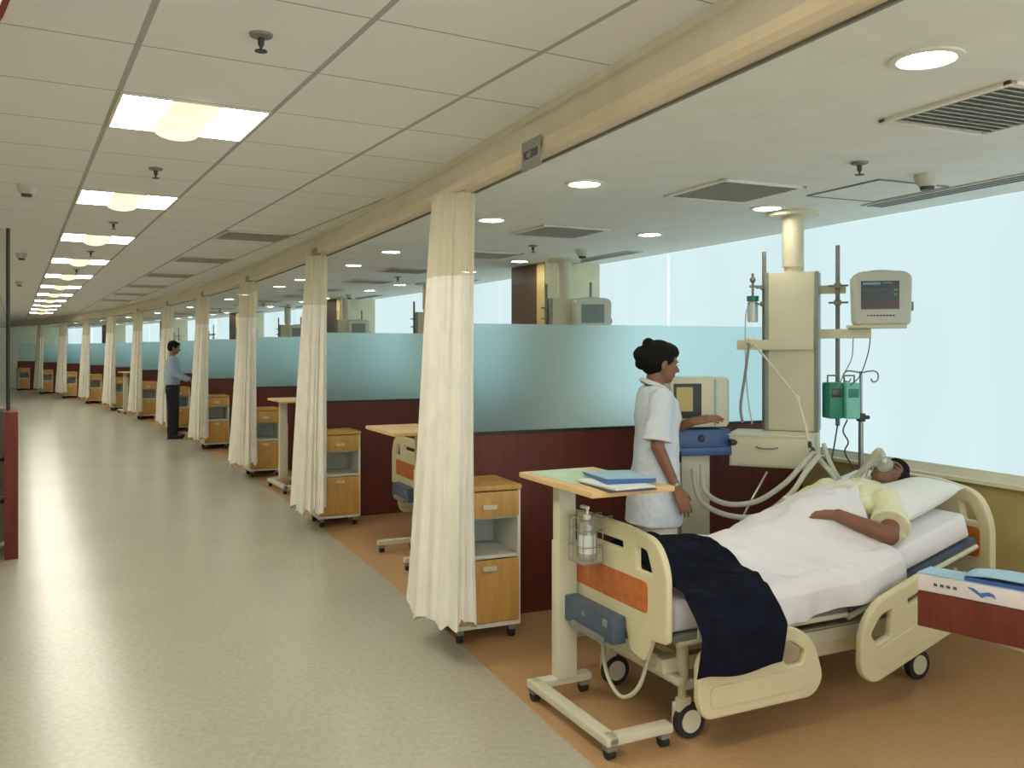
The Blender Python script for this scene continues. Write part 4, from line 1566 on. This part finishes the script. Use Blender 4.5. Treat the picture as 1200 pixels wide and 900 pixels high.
# IV stand behind the bed head
iv = thing('iv_stand', 'slim steel drip stand with curled hooks standing behind the bed', 'drip stand', (2.12, 5.32, 0))
MB().cyl((0, 0, .06), (0, 0, 1.15), .015, seg=12).build('lower_tube', 'steel', iv)
MB().cyl((0, 0, 1.1), (0, 0, 1.44), .009, seg=12).build('upper_tube', 'steel', iv)
for s in (-1, 1):
    MB().tube([(0, 0, 1.43), (s * .05, 0, 1.44), (s * .085, 0, 1.44), (s * .105, 0, 1.42), (s * .10, 0, 1.385), (s * .075, 0, 1.375), (s * .06, 0, 1.395)], .005).build('hook', 'steel', iv)
MB().box((0, 0, 1.16), (.045, .045, .05), bev=.008).cyl((0, 0, 1.16), (.05, 0, 1.16), .012).build('height_clamp', 'cable', iv)
for k in range(5):
    a = 2 * PI * k / 5 + .3
    lg = MB().cyl((0, 0, .08), (.24 * math.cos(a), .24 * math.sin(a), .05), .013, .010, seg=8).build('foot', 'steel', iv)
    MB().cyl((.24 * math.cos(a) - .008, .24 * math.sin(a), .022), (.24 * math.cos(a) + .008, .24 * math.sin(a), .022), .022, seg=12).build('wheel', 'rubber', lg)

# ------------------------------------------------------------------ ventilator
vt = thing('ventilator', 'cream and blue ventilator on a pedestal that the nurse is touching', 'ventilator', (1.06, 5.20, 0), R(12))
mb = MB()
mb.box((0, 0, .055), (.34, .40, .05), bev=.02)
vb = mb.build('pedestal_base', 'casterg', vt)
MB().box((0, 0, .52), (.18, .16, .90), bev=.015).build('pedestal', 'pearl', vt)
for x in (-.13, .13):
    for y in (-.16, .16):
        MB().cyl((x - .012, y, .028), (x + .012, y, .028), .028, seg=14).build('wheel', 'rubber', vt)
MB().box((.02, 0, 1.035), (.34, .30, .15), bev=.02).box((.02, -.13, .985), (.36, .08, .05), bev=.012).build('control_unit', 'blue', vt)
mb = MB()
mb.box((.0, 0, 1.265), (.36, .26, .29), bev=.015)
hd = mb.build('display_housing', 'pearl', vt, ang=30)
MB().box((.183, 0, 1.265), (.012, .24, .26), bev=.004).box((.10, -.133, 1.265), (.012, .008, .27)).build('housing_trim', 'filelb', hd, ang=30)
MB().box((-.075, -.1325, 1.275), (.17, .006, .20), bev=.002).build('display', 'cable', vt, ang=30)
MB().box((-.095, -.1368, 1.285), (.10, .003, .14)).build('display_window', 'wallt', vt, smooth=False)
MB().cyl((.17, -.17, 1.035), (.24, -.17, 1.035), .02, seg=14).ell((.0, -.16, 1.06), (.02, .012, .02)).build('gas_port', 'cable', vt)

# hoses and cables
A = at
def W3(x, y, z):
    return Vector((x, y, z))
junc = at(952, 530, 4.78)
h1 = MB().tube([at(822, 545, 4.98), at(826, 575, 4.9), at(850, 590, 4.82), at(885, 588, 4.75), at(918, 568, 4.70), at(940, 545, 4.70), junc + Vector((0, -.02, 0))], .0145, corr=.08, seg=10)
o = h1.build('breathing_hose', 'tube', None)
tag(o, 'upper looping clear breathing hose between ventilator and bed', 'hose', 'breathing hoses')
h2 = MB().tube([at(812, 550, 4.98), at(820, 585, 4.88), at(850, 603, 4.78), at(890, 604, 4.72), at(925, 580, 4.66), at(945, 552, 4.66), junc + Vector((.02, -.05, -.01))], .0145, corr=.08, seg=10)
o = h2.build('breathing_hose', 'tube', None)
tag(o, 'lower looping clear breathing hose between ventilator and bed', 'hose', 'breathing hoses')
mw = mask_world
o = MB().tube([junc, at(975, 555, 4.66), at(985, 572, 4.6), at(998, 562, 4.58), at(1010, 552, 4.58), mw + Vector((-.03, .0, .03)), mw], .015, corr=.07, seg=10).build('breathing_hose', 'tube', None)
tag(o, 'short clear breathing hose reaching the mask of the patient', 'hose', 'breathing hoses')
o = MB().tube([at(965, 520, 4.75), at(972, 540, 4.7), at(988, 566, 4.62), at(1004, 560, 4.56), mw + Vector((-.03, -.02, .02)), mw + Vector((-.01, -.015, .0))], .012, corr=.07, seg=10).build('breathing_hose', 'tube', None)
tag(o, 'second clear breathing hose hanging steeply to the patient mask', 'hose', 'breathing hoses')
# hose support arm
sa = thing('hose_arm', 'jointed hose support arm hanging from the pendant rail to the hoses', 'hose arm', (0, 0, 0))
MB().tube([at(880, 400, 5.08), at(898, 420, 5.0), at(934, 466, 4.9)], .007, smooth=False).build('upper_arm', 'warmwhite', sa)
MB().tube([at(934, 466, 4.9), at(944, 500, 4.82), at(950, 528, 4.78)], .009, smooth=False).build('lower_arm', 'warmwhite', sa)
MB().ell(at(934, 466, 4.9), (.018, .018, .018)).ell(at(880, 401, 5.08), (.03, .03, .03)).build('joint', 'warmwhite', sa)
MB().ell(at(952, 530, 4.78), (.016, .016, .03)).ell(at(949, 521, 4.78), (.012, .012, .02)).build('clip', 'cable', sa)
o = MB().tube([at(878, 402, 5.06), at(873, 440, 5.04), at(868, 475, 5.02), at(870, 495, 5.0)], .008).build('gas_hose', 'grey', None)
tag(o, 'grey gas hose hanging from the left end of the pendant rail', 'hose')
o = MB().tube([at(899, 553, 5.0), at(884, 580, 4.95), at(868, 612, 4.9), at(862, 640, 4.85)], .006).build('drain_tube', 'tube', None)
tag(o, 'thin clear tube slanting down below the pendant drawer', 'tube')
k = 0
for pts, nm, lab in (
    ([at(982, 495, 5.0), at(978, 520, 4.95), at(974, 545, 4.9), at(978, 562, 4.8), at(990, 566, 4.66)], 'sensor_cable', 'dark sensor cable running from the pumps down towards the patient'),
    ([at(993, 492, 5.0), at(988, 505, 5.0), at(994, 518, 5.0), at(990, 530, 5.0), at(1000, 548, 4.9)], 'coiled_cable', 'dark coiled cable hanging below the pale teal pump'),
    ([at(1020, 396, 4.95), at(1017, 415, 4.95), at(1008, 440, 5.0), at(996, 452, 5.0)], 'monitor_cable', 'thin dark cable hanging from the right end of the monitor arm'),
    ([at(1000, 396, 4.98), at(998, 420, 5.0), at(988, 440, 5.02), at(982, 455, 5.02)], 'monitor_cable', 'thin pale cable hanging under the middle of the monitor arm')):
    o = MB().tube(pts, .0045 if 'monitor' not in nm else .003).build(nm, 'cable' if k != 3 else 'grey', None)
    tag(o, lab, 'cable'); k += 1
# bundle of leads on right pole
q = PM @ Vector((0.235, -0.05, 1.27))
mb = MB()
rnd = random.Random(4)
for i in range(7):
    a0 = rnd.uniform(0, 6.28)
    pts = []
    for j in range(9):
        a = a0 + j * .8
        pts.append(q + Vector((.028 * math.cos(a) * rnd.uniform(.6, 1.2) - .02, .02 * math.sin(a) - .01, .09 * math.sin(a * .9 + i) - .0)))
    mb.tube(pts, .004, seg=6)
o = mb.build('cable_bundle', 'cable', None)
tag(o, 'tangled dark leads hooked beside the dark teal pump', 'cables')

# ------------------------------------------------------------------ ceiling equipment
# corridor troffers


def make_troffer():
    t = thing('ceiling_light', '', 'ceiling light')
    mb = MB()
    h = .30
    for s in (-1, 1):
        mb.box((s * (h - .006), 0, ZC - .004), (.012, 2 * h, .008))
        mb.box((0, s * (h - .006), ZC - .004), (2 * h, .012, .008))
    mb.build('frame', 'white', t, smooth=False)
    MB().box((-.195, 0, ZC - .003), (.185, .57, .004)).build('lit_reflector', 'lamp', t, smooth=False)
    MB().box((.195, 0, ZC - .003), (.185, .57, .004)).build('lit_reflector', 'lamp', t, smooth=False)
    rings = []
    for i in range(13):
        v = i / 12
        y = -.285 + .57 * v
        k = 1.0
        ring = []
        for j in range(17):
            a = PI * j / 16
            ring.append((.10 * math.cos(a), y, ZC - .001 - .040 * math.sin(a) * k))
        rings.append(ring)
    mb = MB()
    mb.loft(rings)
    mb.build('basket', 'bowl', t)
    return t


tr = make_troffer()
for k in list(range(11)) + [-1, -2]:  # last two are added out of view to brighten the room
    o = tr if k == 0 else copy_tree(tr)
    p = FX0 + FC * 2.44 * k
    o.location = (p.x, p.y, 0)
    o.rotation_euler = (0, 0, R(29.6))
    tag(o, 'square lit corridor ceiling light with curved basket, ' + ('nearest in view' if k == 0 else '%s in view from the camera' % ORD[k + 1] if k > 0 else 'overhead beside the camera' if k == -1 else 'behind the camera'), 'ceiling light', 'lit square corridor ceiling lights')

# sprinklers


def make_sprinkler():
    t = thing('sprinkler', '', 'sprinkler')
    MB().lathe([(0, 0), (.038, 0), (.036, -.008), (.016, -.014), (0, -.014)]).build('rosette', 'grey', t)
    MB().lathe([(0, -.012), (.011, -.012), (.010, -.035), (.004, -.045), (.004, -.052), (.020, -.054), (.020, -.057), (0, -.057)]).build('nozzle', 'cable', t)
    return t


sp0 = make_sprinkler()
for k in range(5):
    o = sp0 if k == 0 else copy_tree(sp0)
    p = FX0 + FC * (2.44 * k - 1.22) + WC * .03
    o.location = (p.x, p.y, ZC)
    tag(o, 'small metal sprinkler on the tiled corridor ceiling, %s from the camera' % ORD[k + 1], 'sprinkler', 'ceiling sprinklers')


def make_detector():
    t = thing('smoke_detector', '', 'smoke detector')
    MB().lathe([(0, 0), (.058, 0), (.058, -.018), (.045, -.045), (.036, -.056), (0, -.056)]).build('housing', 'monitor', t)
    MB().lathe([(0, -.054), (.034, -.054), (.030, -.072), (0, -.072)]).build('sensor_ring', 'cable', t)
    return t


de0 = make_detector()
for k, (a, w) in enumerate(((2.17, -.6), (6.7, -.6), (11.3, -.6))):
    o = de0 if k == 0 else copy_tree(de0)
    p = FX0 + FC * a + WC * w
    o.location = (p.x, p.y, ZC)
    tag(o, 'round smoke detector left of the corridor ceiling lights, %s from the camera' % ORD[k + 1], 'smoke detector', 'smoke detectors')


def make_vent(slots=12, size=.52):
    t = thing('ceiling_vent', '', 'air vent')
    mb = MB()
    h = size / 2
    for s in (-1, 1):
        mb.box((s * (h - .015), 0, -.006), (.03, size, .012), bev=.003)
        mb.box((0, s * (h - .015), -.006), (size, .03, .012), bev=.003)
    mb.build('frame', 'white', t, ang=30)
    MB().box((0, 0, -.002), (size - .04, size - .04, .003)).build('dark_plenum', 'pendside', t, smooth=False)
    mb = MB()
    for k in range(slots):
        y = -h + .04 + (size - .08) * (k + .5) / slots
        T = Matrix.Translation((0, y, -.008)) @ Matrix.Rotation(R(35), 4, 'X')
        mb.box((0, 0, 0), (size - .05, .024, .002), mtx=T)
    mb.build('louvers', 'monitor', t, smooth=False)
    return t


ve0 = make_vent()
first = True
dl_n = [0, 0]


def make_down():
    t = thing('downlight', '', 'downlight')
    MB().lathe([(.100, 0), (.100, -.006), (.080, -.008), (.074, -.001), (.074, 0)]).build('trim_ring', 'white', t)
    MB().lathe([(0, -.0015), (.075, -.0015), (.075, -.004), (0, -.004)]).build('lit_lens', 'down', t)
    return t


dn0 = make_down()
fd_ = [True]
cnt = {'v': 0, 's': 0, 'd': 0}
for n in range(0, 11):
    for row, a, b in ((0, -2.98, .46), (0, -.93, .46), (1, -2.83, 1.78), (1, -.68, 1.80)):
        m_ = n + 1
        if m_ == 1 and row == 1 and a < -2:
            a = -2.95
        o = dn0 if fd_[0] else copy_tree(dn0)
        fd_[0] = False
        p = loc(m_, a, b)
        o.location = (p.x, p.y, ZB)
        dl_n[row] += 1
        k = dl_n[row]
        words = ORD[k] if k < 14 else None
        bayw = ORD[m_]
        nf = 'nearer' if a < -2 else 'farther'
        rw = 'curtain-side' if row == 0 else 'window-side'
        lab = '%s round downlight of the %s row in the %s bay from the camera' % (nf, rw, bayw)
        tag(o, lab, 'downlight', 'round bay downlights')
    for j, (a, b) in enumerate(((-2.68, 1.12), (-1.05, 1.27))):
        o = ve0 if first else copy_tree(ve0)
        first = False
        p = loc(n + 1, a, b)
        o.location = (p.x, p.y, ZB)
        o.rotation_euler = (0, 0, head(n + 1) + R(0))
        tag(o, 'square louvred ceiling vent, %s of two in the %s bay from the camera' % (['nearer', 'farther'][j], ORD[n + 1]), 'air vent', 'bay ceiling air vents')
    if n < 6:
        o = copy_tree(sp0)
        p = loc(n + 1, -1.85, 1.34)
        o.location = (p.x, p.y, ZB)
        tag(o, 'small sprinkler between the vents of the %s bay ceiling from the camera' % ORD[n + 1], 'sprinkler', 'ceiling sprinklers')
        o = copy_tree(de0)
        p = loc(n + 1, -1.76, 1.85)
        o.location = (p.x, p.y, ZB)
        tag(o, 'conical smoke detector in the ceiling of the %s bay from the camera' % ORD[n + 1], 'smoke detector', 'smoke detectors')
# corridor tile vents
cv0 = make_vent(16, .60)
for k in range(6):
    o = cv0 if k == 0 else copy_tree(cv0)
    p = FX0 + FC * (4.0 + 2.44 * k) + WC * 1.22
    o.location = (p.x, p.y, ZC)
    o.rotation_euler = (0, 0, R(29.6))
    tag(o, 'slotted air vent panel in the corridor ceiling tiles, %s from the camera' % ORD[k + 1], 'air vent', 'corridor ceiling air vents')
# linear slot diffusers near windows
lin0 = None
for n in range(1, 7):
    if lin0 is None:
        t = thing('slot_diffuser', '', 'air diffuser')
        MB().box((0, 0, -.004), (.16, 1.35, .008), bev=.002).build('frame', 'monitor', t, ang=30)
        mb = MB()
        for x in (-.045, 0, .045):
            mb.box((x, 0, -.0085), (.022, 1.30, .003))
        mb.build('slots', 'cable', t, smooth=False)
        lin0 = t; o = t
    else:
        o = copy_tree(lin0)
    p = loc(n, -1.65 if n == 1 else -1.2, 2.30)
    o.location = (p.x, p.y, ZB)
    o.rotation_euler = (0, 0, head(n))
    tag(o, 'long grey slot diffuser by the windows in the %s bay ceiling from the camera' % ORD[n], 'air diffuser', 'slot diffusers by the windows')
# access hatch
p = loc(1, -1.35, 1.95)
t = thing('ceiling_hatch', 'flush access hatch in the bay ceiling beside the nearest pendant', 'access hatch', (p.x, p.y, ZB), head(1))
mb = MB()
for s in (-1, 1):
    mb.box((s * .23, 0, -.003), (.012, .5, .006)); mb.box((0, s * .245, -.003), (.47, .012, .006))
mb.build('hatch_frame', 'grey', t, smooth=False)
MB().box((0, 0, -.002), (.44, .47, .004)).build('hatch_panel', 'plaster', t, smooth=False)

# bay number signs on the bulkhead lip


def make_sign(txt):
    t = thing('bay_sign', '', 'sign')
    MB().box((0, 0, 0), (.005, .19, .125), bev=.001).build('plate', 'sign', t, ang=30)
    if not txt:
        return t
    me = text_mesh(txt, .052)
    me.transform(Matrix.Translation((-.0035, 0, 0)) @ Matrix(((0, 0, -1, 0), (-1, 0, 0, 0), (0, 1, 0, 0), (0, 0, 0, 1))))
    mesh_obj('lettering', me, 'ink', t)
    return t


for i, n in enumerate((1, 2, 3, 4, 5, 6)):
    t = make_sign('IC 208' if i == 0 else '')
    s = n - 0.425 if n == 1 else n - 0.10
    p = C(s, -0.056)
    t.location = (p.x, p.y, 2.40)
    t.rotation_euler = (0, 0, head(s))
    tag(t, 'small grey bay sign under the bulkhead rail, ' + ('nearest and largest in view' if i == 0 else '%s from the camera' % ORD[i + 1]), 'sign', 'bay signs on the rail')

# ------------------------------------------------------------------ nursing counter at left edge
nc = thing('nursing_counter', 'red wood nursing counter end at the left edge of the photo', 'counter', (0, 0, 0))
MB().box((-3.887, 6.80, .55), (.09, .60, 1.10), rz=R(29.6), bev=.003).build('end_panel', 'redwood', nc, ang=30)
MB().box((-4.72, 7.02, .53), (1.10, .40, 1.06), bev=.003).build('counter_body', 'brown', nc, ang=30)
MB().box((-4.62, 6.88, 1.085), (1.05, .60, .03), bev=.003).build('countertop', 'brown', nc, ang=30)
MB().box((-4.42, 6.78, .72), (1.02, .28, .02), bev=.003).build('shelf', 'mahog', nc, ang=30)
MB().box((-4.42, 6.78, .40), (1.02, .28, .02), bev=.003).build('shelf', 'mahog', nc, ang=30)
gs = thing('glass_screen', 'tall clear glass screen standing on the nursing counter at left', 'glass screen', (0, 0, 0))
MB().box((-4.46, 6.72, 1.80), (1.17, .010, 1.39)).build('glass_pane', 'clear', gs, smooth=False)
MB().box((-3.868, 6.72, 1.80), (.014, .03, 1.40)).build('edge_post', 'dark', gs, smooth=False)
# dark red fascia in the top left corner
t = thing('hanging_fascia', 'dark red fascia with a white edge at the top left photo corner', 'fascia', (0, 0, 0))
XZ = Matrix(((1, 0, 0, -1.75), (0, 0, 1, 2.2), (0, 1, 0, 2.6), (0, 0, 0, 1)))
ol = [(-.6, 0), (.50, 0), (.497, -.06), (.485, -.12), (.46, -.18), (.42, -.24), (.35, -.29), (.2, -.33), (-.6, -.33)]
mb = MB(); mb.prism(ol, -.02, .02, XZ); mb.build('panel', 'redwood', t, smooth=False)
mb = MB(); mb.tube([XZ @ Vector((a, b, -.02)) for a, b in ol[1:8]], .006); mb.build('white_edge', 'white', t)

# ------------------------------------------------------------------ world, light, camera
w = bpy.data.worlds.new('World')
SC.world = w
w.use_nodes = True
bg = w.node_tree.nodes['Background']
bg.inputs['Color'].default_value = lin((242, 246, 248))
bg.inputs['Strength'].default_value = 3.0

cam = bpy.data.cameras.new('Camera')
co = bpy.data.objects.new('Camera', cam)
COL.objects.link(co)
co.location = (0, 0, CAM_H)
co.rotation_euler = (R(90), 0, 0)
cam.sensor_width = 36
cam.lens = F / 1200 * 36
cam.shift_y = -42 / 1200
cam.clip_start = 0.05
SC.camera = co

vs = SC.view_settings
vs.view_transform = 'Standard'
vs.look = 'None'
vs.exposure = 0.0
vs.gamma = 1
vs.use_curve_mapping = False
SC.cycles.max_bounces = 8
SC.cycles.diffuse_bounces = 5
SC.cycles.transparent_max_bounces = 16
